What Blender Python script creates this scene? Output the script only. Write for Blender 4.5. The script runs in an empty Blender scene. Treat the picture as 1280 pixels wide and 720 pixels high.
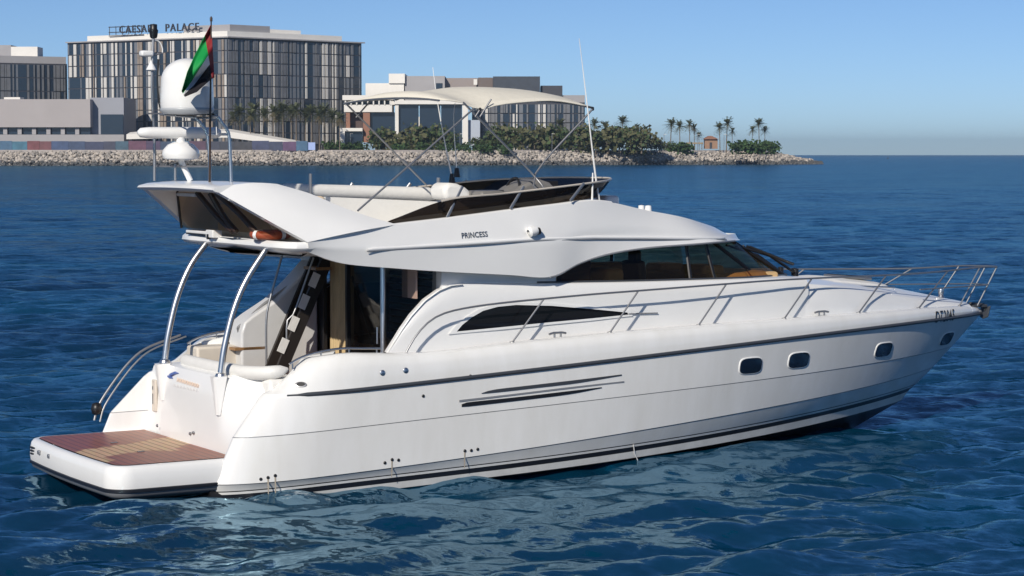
import bpy, math, random
import numpy as np
from math import radians as RAD, sin, cos, pi, atan2, hypot, sqrt
from mathutils import Vector, Matrix

rnd = random.Random(11)
SC = bpy.context.scene
COL = SC.collection

# ------------------------------------------------------------------ camera
HC = 4.87                      # eye above the water
FPX = 2670.0                   # focal length in pixels of a 1280 wide picture
PITCH = math.atan((360 - 192.5) / FPX)
cd = bpy.data.cameras.new('camera')
cam = bpy.data.objects.new('camera', cd); COL.objects.link(cam)
cd.sensor_width = 36.0
cd.lens = FPX / 1280 * 36.0
cd.clip_start = 0.5; cd.clip_end = 20000
cam.location = (0, 0, HC)
cam.rotation_euler = (RAD(90) - PITCH, 0, 0)
SC.camera = cam

# ------------------------------------------------------------------ sky, sun, exposure
SUN_EL = RAD(31)
SUN_XY = Vector((-0.37, -0.93)).normalized()
w = bpy.data.worlds.new('World'); SC.world = w; w.use_nodes = True
nt = w.node_tree; nt.nodes.clear()
sky = nt.nodes.new('ShaderNodeTexSky'); sky.sky_type = 'NISHITA'; sky.sun_disc = False
sky.sun_elevation = SUN_EL; sky.sun_rotation = atan2(SUN_XY.x, SUN_XY.y)
sky.air_density = 0.7; sky.dust_density = 0.75; sky.ozone_density = 5.5; sky.altitude = 2200
bg = nt.nodes.new('ShaderNodeBackground'); bg.inputs['Strength'].default_value = 0.065
wo = nt.nodes.new('ShaderNodeOutputWorld')
nt.links.new(sky.outputs[0], bg.inputs[0]); nt.links.new(bg.outputs[0], wo.inputs[0])
sd = bpy.data.lights.new('sun', 'SUN'); sd.energy = 3.1; sd.angle = RAD(0.53); sd.color = (1.0, 0.93, 0.82)
sun = bpy.data.objects.new('sun', sd); COL.objects.link(sun)
S3 = Vector((SUN_XY.x * cos(SUN_EL), SUN_XY.y * cos(SUN_EL), sin(SUN_EL)))
sun.rotation_euler = S3.to_track_quat('Z', 'Y').to_euler(); sun.location = S3 * 60
SC.view_settings.view_transform = 'Standard'; SC.view_settings.look = 'None'
SC.view_settings.exposure = 0.48; SC.view_settings.gamma = 1.0
SC.render.film_transparent = False
try:
    SC.cycles.max_bounces = 10; SC.cycles.transparent_max_bounces = 12
    SC.cycles.caustics_reflective = False; SC.cycles.caustics_refractive = False
    SC.cycles.use_denoising = True
except Exception:
    pass

# ------------------------------------------------------------------ measuring helpers
HEAD = RAD(30.6)
BO = (-4.81, 31.68); BZ = 0.12          # where the yacht floats
FX = (cos(HEAD), sin(HEAD)); FY = (-sin(HEAD), cos(HEAD))
def ray(px, py):
    x = (px - 640) / FPX; up = (360 - py) / FPX
    return (x, cos(PITCH) + up * sin(PITCH), -sin(PITCH) + up * cos(PITCH))
def at(px, py, D):
    """world point seen at a pixel, D metres out"""
    d = ray(px, py); k = D / d[1]
    return Vector((d[0] * k, D, HC + d[2] * k))
def bray(px, py):
    d = ray(px, py)
    o = (-(BO[0] * FX[0] + BO[1] * FX[1]), -(BO[0] * FY[0] + BO[1] * FY[1]), HC - BZ)
    return o, (d[0] * FX[0] + d[1] * FX[1], d[0] * FY[0] + d[1] * FY[1], d[2])
def bv(px, py, v):
    o, d = bray(px, py); k = (v - o[1]) / d[1]
    return Vector((o[0] + k * d[0], v, o[2] + k * d[2]))
def bu(px, py, u):
    o, d = bray(px, py); k = (u - o[0]) / d[0]
    return Vector((u, o[1] + k * d[1], o[2] + k * d[2]))

# ------------------------------------------------------------------ materials
def mat(name, col, rough=0.5, metal=0.0, spec=0.5, var=0.0, vscale=3.0, bump=0.0, bscale=30.0, coat=0.0, emit=None, vcol=None, stretch=None):
    m = bpy.data.materials.new(name); m.use_nodes = True
    t = m.node_tree; b = t.nodes['Principled BSDF']
    b.inputs['Base Color'].default_value = (*col, 1); b.inputs['Roughness'].default_value = rough
    b.inputs['Metallic'].default_value = metal; b.inputs['Specular IOR Level'].default_value = spec
    if coat: b.inputs['Coat Weight'].default_value = coat; b.inputs['Coat Roughness'].default_value = 0.06
    if var or bump:
        tc = t.nodes.new('ShaderNodeTexCoord'); mp = t.nodes.new('ShaderNodeMapping')
        t.links.new(tc.outputs['Object'], mp.inputs['Vector'])
        if stretch: mp.inputs['Scale'].default_value = stretch
    if var:
        n = t.nodes.new('ShaderNodeTexNoise'); n.inputs['Scale'].default_value = vscale; n.inputs['Detail'].default_value = 6
        n.inputs['Roughness'].default_value = 0.65
        t.links.new(mp.outputs[0], n.inputs['Vector'])
        r = t.nodes.new('ShaderNodeValToRGB'); r.color_ramp.elements[0].position = 0.3; r.color_ramp.elements[1].position = 0.7
        c2 = vcol or tuple(max(0, c * (1 - var)) for c in col)
        r.color_ramp.elements[0].color = (*c2, 1); r.color_ramp.elements[1].color = (*col, 1)
        t.links.new(n.outputs['Fac'], r.inputs[0]); t.links.new(r.outputs[0], b.inputs['Base Color'])
    if bump:
        n2 = t.nodes.new('ShaderNodeTexNoise'); n2.inputs['Scale'].default_value = bscale; n2.inputs['Detail'].default_value = 4
        t.links.new(mp.outputs[0], n2.inputs['Vector'])
        bp = t.nodes.new('ShaderNodeBump'); bp.inputs['Strength'].default_value = bump; bp.inputs['Distance'].default_value = 0.05
        t.links.new(n2.outputs['Fac'], bp.inputs['Height']); t.links.new(bp.outputs[0], b.inputs['Normal'])
    return m

def glass(name, tint, refl=0.06, body=(0.01, 0.01, 0.012), clear=0.6):
    """tinted pane: see-through part, dark body part, sharp reflection"""
    m = bpy.data.materials.new(name); m.use_nodes = True
    t = m.node_tree; t.nodes.clear()
    out = t.nodes.new('ShaderNodeOutputMaterial')
    tr = t.nodes.new('ShaderNodeBsdfTransparent'); tr.inputs[0].default_value = (*tint, 1)
    df = t.nodes.new('ShaderNodeBsdfDiffuse'); df.inputs[0].default_value = (*body, 1)
    gl = t.nodes.new('ShaderNodeBsdfGlossy'); gl.inputs['Roughness'].default_value = 0.03
    m1 = t.nodes.new('ShaderNodeMixShader'); m1.inputs[0].default_value = clear
    t.links.new(df.outputs[0], m1.inputs[1]); t.links.new(tr.outputs[0], m1.inputs[2])
    fr = t.nodes.new('ShaderNodeLayerWeight'); fr.inputs['Blend'].default_value = 0.35
    mm = t.nodes.new('ShaderNodeMath'); mm.operation = 'MULTIPLY_ADD'; mm.inputs[1].default_value = 0.22; mm.inputs[2].default_value = refl
    t.links.new(fr.outputs['Fresnel'], mm.inputs[0])
    m2 = t.nodes.new('ShaderNodeMixShader')
    t.links.new(mm.outputs[0], m2.inputs[0]); t.links.new(m1.outputs[0], m2.inputs[1]); t.links.new(gl.outputs[0], m2.inputs[2])
    t.links.new(m2.outputs[0], out.inputs['Surface'])
    return m

GEL = mat('gelcoat_white', (0.84, 0.84, 0.83), 0.28, var=0.05, vscale=1.3, coat=0.3)
HULLW = mat('hull_white', (0.84, 0.84, 0.83), 0.18, var=0.09, vscale=1.6, bump=0.05, bscale=1.6, coat=0.5, stretch=(1.6, 1.6, 0.35), vcol=(.76, .755, .73))
CREAM = mat('cream_deck', (0.66, 0.60, 0.52), 0.55, var=0.08, vscale=4)
BOOT = mat('boot_black', (0.012, 0.013, 0.018), 0.35)
GREYLINE = mat('grey_line', (0.22, 0.23, 0.25), 0.45)
RUBM = mat('rub_rubber', (0.05, 0.055, 0.065), 0.4)
STEEL = mat('stainless', (0.60, 0.60, 0.61), 0.34, metal=1.0)
STEELM = mat('stainless_matt', (0.34, 0.34, 0.35), 0.42, metal=0.8)
BLACK = mat('black_plastic', (0.012, 0.012, 0.014), 0.4)
DKBROWN = mat('dark_brown', (0.05, 0.025, 0.015), 0.5, var=0.4, vscale=6)
WHITEV = mat('white_vinyl', (0.78, 0.77, 0.74), 0.5, var=0.06, vscale=5, bump=0.1, bscale=18)
CANVAS = mat('canvas_cream', (0.74, 0.70, 0.60), 0.8, var=0.06, vscale=2, bump=0.15, bscale=9)
SMOKE = glass('smoked_acrylic', (0.12, 0.085, 0.06), 0.03, (0.012, 0.009, 0.007), 0.14)
DKGLASS = glass('dark_window', (0.05, 0.05, 0.055), 0.015, (0.008, 0.008, 0.010), 0.05)
TINT = glass('bronze_window', (0.86, 0.70, 0.50), 0.015, (0.02, 0.015, 0.01), 0.80)
DOORG = glass('door_glass', (0.72, 0.70, 0.66), 0.015, (0.008, 0.009, 0.012), 0.8)
CURT = mat('curtain_cloth', (0.60, 0.45, 0.24), 0.8, var=0.3, vscale=9, stretch=(3, 3, 0.3))
INTW = mat('cherry_wood', (0.14, 0.06, 0.03), 0.35, var=0.4, vscale=5, stretch=(1, 1, 6))
INTB = mat('beige_leather', (0.66, 0.44, 0.21), 0.5, var=0.15, vscale=4)
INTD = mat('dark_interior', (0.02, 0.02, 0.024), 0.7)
ORANGE = mat('life_ring_orange', (0.36, 0.075, 0.03), 0.5, var=0.1)
TEAKP = mat('teak_varnished', (0.36, 0.20, 0.09), 0.4, var=0.3, vscale=8, stretch=(1, 6, 1))

def teak_deck():
    m = bpy.data.materials.new('teak_planks'); m.use_nodes = True
    t = m.node_tree; b = t.nodes['Principled BSDF']
    tc = t.nodes.new('ShaderNodeTexCoord')
    wv = t.nodes.new('ShaderNodeTexWave'); wv.wave_type = 'BANDS'; wv.bands_direction = 'X'; wv.inputs['Scale'].default_value = 2.4
    wv.inputs['Distortion'].default_value = 0.0
    t.links.new(tc.outputs['Object'], wv.inputs['Vector'])
    rs = t.nodes.new('ShaderNodeValToRGB'); rs.color_ramp.elements[0].position = 0.0; rs.color_ramp.elements[1].position = 0.10
    t.links.new(wv.outputs['Fac'], rs.inputs[0])
    # a dried pale band runs across the wet boards
    sx = t.nodes.new('ShaderNodeSeparateXYZ'); t.links.new(tc.outputs['Object'], sx.inputs[0])
    n = t.nodes.new('ShaderNodeTexNoise'); n.inputs['Scale'].default_value = 0.9; n.inputs['Detail'].default_value = 4; n.inputs['Distortion'].default_value = 0.5
    t.links.new(tc.outputs['Object'], n.inputs['Vector'])
    d1 = t.nodes.new('ShaderNodeMath'); d1.operation = 'MULTIPLY_ADD'; d1.inputs[1].default_value = -0.55; t.links.new(sx.outputs[0], d1.inputs[0]); t.links.new(sx.outputs[1], d1.inputs[2])
    d2 = t.nodes.new('ShaderNodeMath'); d2.operation = 'MULTIPLY_ADD'; d2.inputs[1].default_value = 2.2; t.links.new(n.outputs['Fac'], d2.inputs[0]); t.links.new(d1.outputs[0], d2.inputs[2])
    d3 = t.nodes.new('ShaderNodeMath'); d3.operation = 'SUBTRACT'; d3.inputs[1].default_value = 1.35; t.links.new(d2.outputs[0], d3.inputs[0])
    d4 = t.nodes.new('ShaderNodeMath'); d4.operation = 'ABSOLUTE'; t.links.new(d3.outputs[0], d4.inputs[0])
    rw = t.nodes.new('ShaderNodeValToRGB'); rw.color_ramp.elements[0].position = 0.50; rw.color_ramp.elements[1].position = 0.62
    rw.color_ramp.elements[0].color = (0.54, 0.37, 0.24, 1); rw.color_ramp.elements[1].color = (0.27, 0.078, 0.032, 1)
    t.links.new(d4.outputs[0], rw.inputs[0])
    g = t.nodes.new('ShaderNodeTexNoise'); g.inputs['Scale'].default_value = 14; g.inputs['Detail'].default_value = 5
    mg = t.nodes.new('ShaderNodeMapping'); mg.inputs['Scale'].default_value = (4, .25, 1)
    t.links.new(tc.outputs['Object'], mg.inputs[0]); t.links.new(mg.outputs[0], g.inputs['Vector'])
    mx = t.nodes.new('ShaderNodeMix'); mx.data_type = 'RGBA'; mx.blend_type = 'OVERLAY'; mx.inputs[0].default_value = 0.35
    t.links.new(rw.outputs[0], mx.inputs[6]); t.links.new(g.outputs['Color'], mx.inputs[7])
    m2 = t.nodes.new('ShaderNodeMix'); m2.data_type = 'RGBA'; m2.blend_type = 'MULTIPLY'; m2.inputs[0].default_value = 0.8
    t.links.new(mx.outputs[2], m2.inputs[6]); t.links.new(rs.outputs[0], m2.inputs[7])
    t.links.new(m2.outputs[2], b.inputs['Base Color'])
    rr = t.nodes.new('ShaderNodeMapRange'); rr.inputs[1].default_value = 0.5; rr.inputs[2].default_value = 0.62; rr.inputs[3].default_value = 0.65; rr.inputs[4].default_value = 0.38
    t.links.new(d4.outputs[0], rr.inputs[0]); t.links.new(rr.outputs[0], b.inputs['Roughness'])
    return m
TEAK = teak_deck()

# ------------------------------------------------------------------ mesh helpers
class MB:
    def __init__(s): s.v = []; s.f = []; s.m = []
    def quadgrid(s, rows, mi=0, closed=False, flip=False):
        b = len(s.v); nr = len(rows); nc = len(rows[0])
        for r in rows: s.v.extend([tuple(p) for p in r])
        for i in range(nr - 1):
            for j in range(nc if closed else nc - 1):
                a = b + i * nc + j; c = b + i * nc + (j + 1) % nc
                q = (a, c, c + nc, a + nc)
                s.f.append(q[::-1] if flip else q); s.m.append(mi[i] if isinstance(mi, (list, tuple)) else mi)
        return b
    def face(s, pts, mi=0):
        b = len(s.v); s.v.extend([tuple(p) for p in pts]); s.f.append(tuple(range(b, b + len(pts)))); s.m.append(mi)
    def box(s, c, d, mi=0, rz=0.0, M=None):
        b = len(s.v)
        for x in (-.5, .5):
            for y in (-.5, .5):
                for z in (-.5, .5):
                    p = Vector((x * d[0], y * d[1], z * d[2]))
                    if rz: p = Matrix.Rotation(rz, 3, 'Z') @ p
                    if M is not None: p = M @ p
                    s.v.append(tuple(p + Vector(c)))
        for q in ((0, 1, 3, 2), (4, 6, 7, 5), (0, 4, 5, 1), (2, 3, 7, 6), (0, 2, 6, 4), (1, 5, 7, 3)):
            s.f.append(tuple(b + k for k in q)); s.m.append(mi)
    def tube(s, pts, r, seg=8, mi=0, cap=True, flat=1.0):
        pts = [Vector(p) for p in pts]; n = len(pts)
        rr = r if isinstance(r, (list, tuple)) else [r] * n
        t0 = (pts[1] - pts[0]).normalized()
        up = Vector((0, 0, 1)) if abs(t0.z) < 0.9 else Vector((1, 0, 0))
        nrm = (up - t0 * up.dot(t0)).normalized()
        b = len(s.v)
        for i in range(n):
            t = (pts[min(i + 1, n - 1)] - pts[max(i - 1, 0)]).normalized()
            nrm = (nrm - t * nrm.dot(t)).normalized(); bn = t.cross(nrm)
            for k in range(seg):
                a = 2 * pi * k / seg
                s.v.append(tuple(pts[i] + (nrm * cos(a) + bn * sin(a) * flat) * rr[i]))
        for i in range(n - 1):
            for k in range(seg):
                a = b + i * seg + k; c = b + i * seg + (k + 1) % seg
                s.f.append((a, c, c + seg, a + seg)); s.m.append(mi)
        if cap:
            s.f.append(tuple(b + k for k in range(seg))[::-1]); s.m.append(mi)
            s.f.append(tuple(b + (n - 1) * seg + k for k in range(seg))); s.m.append(mi)
    def lathe(s, c, prof, seg=24, mi=0, axis=None, sx=1.0, sy=1.0):
        rows = []
        for (r, z) in prof:
            rows.append([Vector(c) + ((axis @ Vector((r * cos(2 * pi * k / seg) * sx, r * sin(2 * pi * k / seg) * sy, z))) if axis else Vector((r * cos(2 * pi * k / seg) * sx, r * sin(2 * pi * k / seg) * sy, z))) for k in range(seg)])
        s.quadgrid(rows, mi, closed=True)
    def prism(s, poly, off, mi=0):
        """closed polygon (3D points) pushed out by vector off"""
        n = len(poly); b = len(s.v); off = Vector(off)
        s.v.extend([tuple(p) for p in poly]); s.v.extend([tuple(Vector(p) + off) for p in poly])
        s.f.append(tuple(b + k for k in range(n))); s.m.append(mi)
        s.f.append(tuple(b + n + k for k in range(n))[::-1]); s.m.append(mi)
        for k in range(n):
            j = (k + 1) % n
            s.f.append((b + k, b + n + k, b + n + j, b + j)); s.m.append(mi)
    def build(s, name, mats, parent=None, smooth=None, bevel=0.0, solid=0.0, offset=-1.0, weld=False, fixn=True):
        me = bpy.data.meshes.new(name); me.from_pydata(s.v, [], s.f)
        if not isinstance(mats, (list, tuple)): mats = [mats]
        for m in mats: me.materials.append(m)
        me.polygons.foreach_set('material_index', s.m)
        if fixn or weld:
            import bmesh
            bm = bmesh.new(); bm.from_mesh(me)
            if weld: bmesh.ops.remove_doubles(bm, verts=bm.verts, dist=0.0008)
            bmesh.ops.recalc_face_normals(bm, faces=bm.faces); bm.to_mesh(me); bm.free()
        if smooth is not None:
            me.shade_smooth(); me.set_sharp_from_angle(angle=RAD(smooth))
        o = bpy.data.objects.new(name, me); COL.objects.link(o)
        if parent is not None: o.parent = parent
        if solid:
            md = o.modifiers.new('solid', 'SOLIDIFY'); md.thickness = solid; md.offset = offset
        if bevel:
            md = o.modifiers.new('bevel', 'BEVEL'); md.width = bevel; md.segments = 3; md.limit_method = 'ANGLE'; md.angle_limit = RAD(40)
            me.shade_smooth(); md.harden_normals = False
            if smooth is None: me.set_sharp_from_angle(angle=RAD(50))
        return o

def spl(pts, n):
    """Catmull-Rom through pts, n samples evenly spread along the length"""
    P = np.array([tuple(p) for p in pts], float)
    if len(P) == 2:
        t = np.linspace(0, 1, n)[:, None]; return [Vector(q) for q in P[0] * (1 - t) + P[1] * t]
    E = np.vstack([2 * P[0] - P[1], P, 2 * P[-1] - P[-2]]); out = []
    for i in range(len(P) - 1):
        p0, p1, p2, p3 = E[i:i + 4]
        for t in np.linspace(0, 1, 24, endpoint=(i == len(P) - 2)):
            out.append(0.5 * (2 * p1 + (p2 - p0) * t + (2 * p0 - 5 * p1 + 4 * p2 - p3) * t * t + (3 * p1 - p0 - 3 * p2 + p3) * t ** 3))
    out = np.array(out); d = np.r_[0, np.cumsum(np.linalg.norm(np.diff(out, axis=0), axis=1))]
    s = np.linspace(0, d[-1], n)
    return [Vector((np.interp(x, d, out[:, 0]), np.interp(x, d, out[:, 1]), np.interp(x, d, out[:, 2]))) for x in s]

def empty(name, loc=(0, 0, 0), rz=0.0):
    o = bpy.data.objects.new(name, None); COL.objects.link(o); o.location = loc; o.rotation_euler = (0, 0, rz); return o
def tag(o, label=None, cat=None, group=None, kind=None):
    if label: o['label'] = label
    if cat: o['category'] = cat
    if group: o['group'] = group
    if kind: o['kind'] = kind
    return o
def mir(pts): return [Vector((p[0], -p[1], p[2])) for p in pts]
def text_mesh(name, s, size, m, parent, M, depth=0.004, bold=0.0, xs=1.0, sp=1.0):
    cu = bpy.data.curves.new(name, 'FONT'); cu.body = s; cu.size = size; cu.extrude = depth; cu.offset = bold; cu.space_character = sp
    cu.align_x = 'CENTER'; cu.align_y = 'CENTER'; cu.resolution_u = 3
    o = bpy.data.objects.new('tmp_text', cu); COL.objects.link(o)
    bpy.context.view_layer.update()
    me = bpy.data.meshes.new_from_object(o.evaluated_get(bpy.context.evaluated_depsgraph_get()))
    bpy.data.objects.remove(o); bpy.data.curves.remove(cu)
    for v in me.vertices: v.co.x *= xs
    me.transform(M); me.materials.clear(); me.materials.append(m)
    q = bpy.data.objects.new(name, me); COL.objects.link(q); q.parent = parent
    return q
def frame(o, x, y):
    """matrix whose X axis runs along x, Y along y (roughly), at o"""
    x = Vector(x).normalized(); z = x.cross(Vector(y)).normalized(); y = z.cross(x)
    return Matrix(((x.x, y.x, z.x, o[0]), (x.y, y.y, z.y, o[1]), (x.z, y.z, z.z, o[2]), (0, 0, 0, 1)))

# ================================================================== SEA
def make_sea():
    rs = np.random.RandomState(5)
    r = [6.0]
    while r[-1] < 9000:
        x = r[-1]
        if x < 20: dr = 0.35
        elif x < 70: dr = 0.085 + max(0, (x - 24)) * 0.0022
        elif x < 300: dr = x * 0.0042
        elif x < 1000: dr = x * 0.012
        else: dr = x * 0.06
        r.append(x + dr)
    r = np.array(r)
    a = np.r_[np.linspace(-60, -19, 40, endpoint=False), np.linspace(-19, 19, 760), np.linspace(19, 60, 41)[1:]]
    a = np.radians(a)
    Rr, A = np.meshgrid(r, a, indexing='ij')
    X = Rr * np.sin(A); Y = Rr * np.cos(A)
    cell = np.gradient(r)[:, None]
    Z = np.zeros_like(X); DX = np.zeros_like(X); DY = np.zeros_like(X)
    wind = math.atan2(1.0, -0.35)
    for k in range(110):
        L = 0.40 * (18.0 ** rs.rand())          # wavelengths 0.55 .. 9 m
        th = wind + rs.normal(0, 0.50)
        kx, ky = 2 * pi / L * cos(th), 2 * pi / L * sin(th)
        amp = 0.0062 * L ** 0.70 * (0.5 + rs.rand()) * (1.0 if L < 3 else 0.5)
        fade = np.clip((L / np.maximum(cell, 1e-6) - 2.2) / 3.0, 0, 1)
        ph = kx * X + ky * Y + rs.rand() * 6.283
        Z += amp * fade * np.sin(ph)
        DX -= amp * 0.55 * fade * cos(th) * np.cos(ph); DY -= amp * 0.55 * fade * sin(th) * np.cos(ph)
    # gusts: the chop is stronger in some patches
    gust = 0.85 + 0.3 * np.sin(X * 0.11 + 1.0 + 0.6 * np.sin(Y * 0.05)) * np.sin(Y * 0.07 + 0.4 * np.sin(X * 0.09))
    Z *= gust
    co = np.stack([X + DX, Y + DY, Z], -1).reshape(-1, 3)
    nr, na = X.shape
    i, j = np.meshgrid(np.arange(nr - 1), np.arange(na - 1), indexing='ij')
    q = np.stack([i * na + j, i * na + j + 1, (i + 1) * na + j + 1, (i + 1) * na + j], -1).reshape(-1, 4)[:, ::-1]
    # the rest of the sheet, behind and beside the camera
    aa = np.radians(np.linspace(60, 300, 49)); rr = np.array([6.0, 20, 60, 200, 700, 2500, 9000])
    R2, A2 = np.meshgrid(rr, aa, indexing='ij')
    c2 = np.stack([R2 * np.sin(A2), R2 * np.cos(A2), 0 * R2], -1).reshape(-1, 3)
    b2 = len(co); n2 = len(aa)
    i, j = np.meshgrid(np.arange(len(rr) - 1), np.arange(n2 - 1), indexing='ij')
    q2 = b2 + np.stack([i * n2 + j, i * n2 + j + 1, (i + 1) * n2 + j + 1, (i + 1) * n2 + j], -1).reshape(-1, 4)[:, ::-1]
    a3 = np.radians(np.linspace(0, 360, 64, endpoint=False))
    c3 = np.vstack([[[0, 0, -0.02]], np.stack([6.3 * np.sin(a3), 6.3 * np.cos(a3), 0 * a3 - 0.02], -1)])
    b3 = b2 + len(c2)
    co = np.vstack([co, c2, c3]); q = np.vstack([q, q2])
    tri = np.array([[b3, b3 + 1 + (k + 1) % 64, b3 + 1 + k] for k in range(64)])
    me = bpy.data.meshes.new('sea')
    me.vertices.add(len(co)); me.vertices.foreach_set('co', co.astype(np.float32).ravel())
    nl = len(q) * 4 + len(tri) * 3
    me.loops.add(nl); me.loops.foreach_set('vertex_index', np.r_[q.ravel(), tri.ravel()].astype(np.int32))
    me.polygons.add(len(q) + len(tri))
    me.polygons.foreach_set('loop_start', np.r_[np.arange(len(q)) * 4, len(q) * 4 + np.arange(len(tri)) * 3].astype(np.int32))
    me.update(calc_edges=True); me.shade_smooth()
    o = bpy.data.objects.new('sea', me); COL.objects.link(o)
    m = bpy.data.materials.new('sea_water'); m.use_nodes = True
    t = m.node_tree; t.nodes.clear(); out = t.nodes.new('ShaderNodeOutputMaterial')
    df = t.nodes.new('ShaderNodeBsdfDiffuse'); gl = t.nodes.new('ShaderNodeBsdfGlossy'); gl.inputs['Roughness'].default_value = 0.12
    gl.inputs['Color'].default_value = (.54, .82, 1.0, 1)
    fr = t.nodes.new('ShaderNodeFresnel'); fr.inputs['IOR'].default_value = 1.333
    fm = t.nodes.new('ShaderNodeMath'); fm.operation = 'MULTIPLY'; fm.inputs[1].default_value = 0.36
    mxs = t.nodes.new('ShaderNodeMixShader'); t.links.new(fr.outputs[0], fm.inputs[0]); t.links.new(fm.outputs[0], mxs.inputs[0])
    t.links.new(df.outputs[0], mxs.inputs[1]); t.links.new(gl.outputs[0], mxs.inputs[2]); t.links.new(mxs.outputs[0], out.inputs['Surface'])
    g = t.nodes.new('ShaderNodeNewGeometry')
    # small ripples: the surface normal is rocked by fine noise in the water plane
    acc = None
    for (sc, amp, det) in ((0.10, 0.24, 2), (0.40, 0.26, 2), (1.3, 0.55, 3), (3.6, 0.72, 4), (12.0, 0.45, 3)):
        mp = t.nodes.new('ShaderNodeMapping'); mp.inputs['Rotation'].default_value = (0, 0, 0.22); mp.inputs['Scale'].default_value = (0.55, 1.05, 1)
        t.links.new(g.outputs['Position'], mp.inputs[0])
        n = t.nodes.new('ShaderNodeTexNoise'); n.inputs['Scale'].default_value = sc; n.inputs['Detail'].default_value = det
        n.inputs['Roughness'].default_value = 0.55; n.inputs['Distortion'].default_value = 0.3
        t.links.new(mp.outputs[0], n.inputs['Vector'])
        sb = t.nodes.new('ShaderNodeVectorMath'); sb.operation = 'SUBTRACT'; sb.inputs[1].default_value = (.5, .5, .5)
        t.links.new(n.outputs['Color'], sb.inputs[0])
        ml = t.nodes.new('ShaderNodeVectorMath'); ml.operation = 'MULTIPLY'; ml.inputs[1].default_value = (amp, amp, 0)
        t.links.new(sb.outputs[0], ml.inputs[0])
        if acc is None: acc = ml
        else:
            ad = t.nodes.new('ShaderNodeVectorMath'); ad.operation = 'ADD'
            t.links.new(acc.outputs[0], ad.inputs[0]); t.links.new(ml.outputs[0], ad.inputs[1]); acc = ad
    ad = t.nodes.new('ShaderNodeVectorMath'); ad.operation = 'ADD'
    t.links.new(acc.outputs[0], ad.inputs[0]); t.links.new(g.outputs['Normal'], ad.inputs[1])
    nz = t.nodes.new('ShaderNodeVectorMath'); nz.operation = 'NORMALIZE'
    t.links.new(ad.outputs[0], nz.inputs[0]); t.links.new(nz.outputs[0], gl.inputs['Normal']); t.links.new(nz.outputs[0], fr.inputs['Normal'])
    n = t.nodes.new('ShaderNodeTexNoise'); n.inputs['Scale'].default_value = 0.10; n.inputs['Detail'].default_value = 6
    mpc = t.nodes.new('ShaderNodeMapping'); mpc.inputs['Scale'].default_value = (.35, 1, 1); t.links.new(g.outputs['Position'], mpc.inputs[0]); t.links.new(mpc.outputs[0], n.inputs['Vector'])
    r_ = t.nodes.new('ShaderNodeValToRGB'); r_.color_ramp.elements[0].position = 0.35; r_.color_ramp.elements[1].position = 0.65
    r_.color_ramp.elements[0].color = (0.0008, 0.018, 0.042, 1); r_.color_ramp.elements[1].color = (0.0013, 0.050, 0.105, 1)
    t.links.new(n.outputs['Fac'], r_.inputs[0]); # a little broken foam where the stern quarter stirs the water
    fmp = t.nodes.new('ShaderNodeMapping'); fmp.vector_type = 'TEXTURE'; fmp.inputs['Location'].default_value = (BO[0], BO[1], 0); fmp.inputs['Rotation'].default_value = (0, 0, HEAD)
    t.links.new(g.outputs['Position'], fmp.inputs[0])
    fx = t.nodes.new('ShaderNodeSeparateXYZ'); t.links.new(fmp.outputs[0], fx.inputs[0])
    def band(sock, lo0, lo1, hi1, hi0):
        a_ = t.nodes.new('ShaderNodeMapRange'); a_.interpolation_type = 'SMOOTHSTEP'; a_.inputs[1].default_value = lo0; a_.inputs[2].default_value = lo1
        b_ = t.nodes.new('ShaderNodeMapRange'); b_.interpolation_type = 'SMOOTHSTEP'; b_.inputs[1].default_value = hi1; b_.inputs[2].default_value = hi0; b_.inputs[3].default_value = 1; b_.inputs[4].default_value = 0
        t.links.new(sock, a_.inputs[0]); t.links.new(sock, b_.inputs[0])
        p_ = t.nodes.new('ShaderNodeMath'); p_.operation = 'MULTIPLY'; t.links.new(a_.outputs[0], p_.inputs[0]); t.links.new(b_.outputs[0], p_.inputs[1]); return p_
    bu_ = band(fx.outputs[0], -1.4, -.5, 1.5, 5.5); bv_ = band(fx.outputs[1], -3.1, -2.4, -2.1, -1.5)
    fn = t.nodes.new('ShaderNodeTexNoise'); fn.inputs['Scale'].default_value = 5.5; fn.inputs['Detail'].default_value = 6; fn.inputs['Roughness'].default_value = .7
    fs = t.nodes.new('ShaderNodeMapping'); fs.inputs['Scale'].default_value = (.45, 1.2, 1); t.links.new(fmp.outputs[0], fs.inputs[0]); t.links.new(fs.outputs[0], fn.inputs['Vector'])
    fp = t.nodes.new('ShaderNodeMath'); fp.operation = 'MULTIPLY'; t.links.new(bu_.outputs[0], fp.inputs[0]); t.links.new(bv_.outputs[0], fp.inputs[1])
    fq = t.nodes.new('ShaderNodeMath'); fq.operation = 'MULTIPLY'; t.links.new(fp.outputs[0], fq.inputs[0]); t.links.new(fn.outputs['Fac'], fq.inputs[1])
    fr2 = t.nodes.new('ShaderNodeMapRange'); fr2.inputs[1].default_value = .56; fr2.inputs[2].default_value = .66; t.links.new(fq.outputs[0], fr2.inputs[0])
    fc = t.nodes.new('ShaderNodeMix'); fc.data_type = 'RGBA'; t.links.new(fr2.outputs[0], fc.inputs[0]); t.links.new(r_.outputs[0], fc.inputs[6]); fc.inputs[7].default_value = (.6, .66, .68, 1)
    t.links.new(fc.outputs[2], df.inputs['Color'])
    me.materials.append(m)
    tag(o, 'deep blue choppy sea around the white yacht', 'sea', kind='structure')
make_sea()

# ================================================================== YACHT: HULL
YL = 'large white flybridge motor yacht seen from its starboard quarter on the blue sea'
Y = tag(empty('motor_yacht', (BO[0], BO[1], BZ), HEAD), YL, 'yacht')

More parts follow.
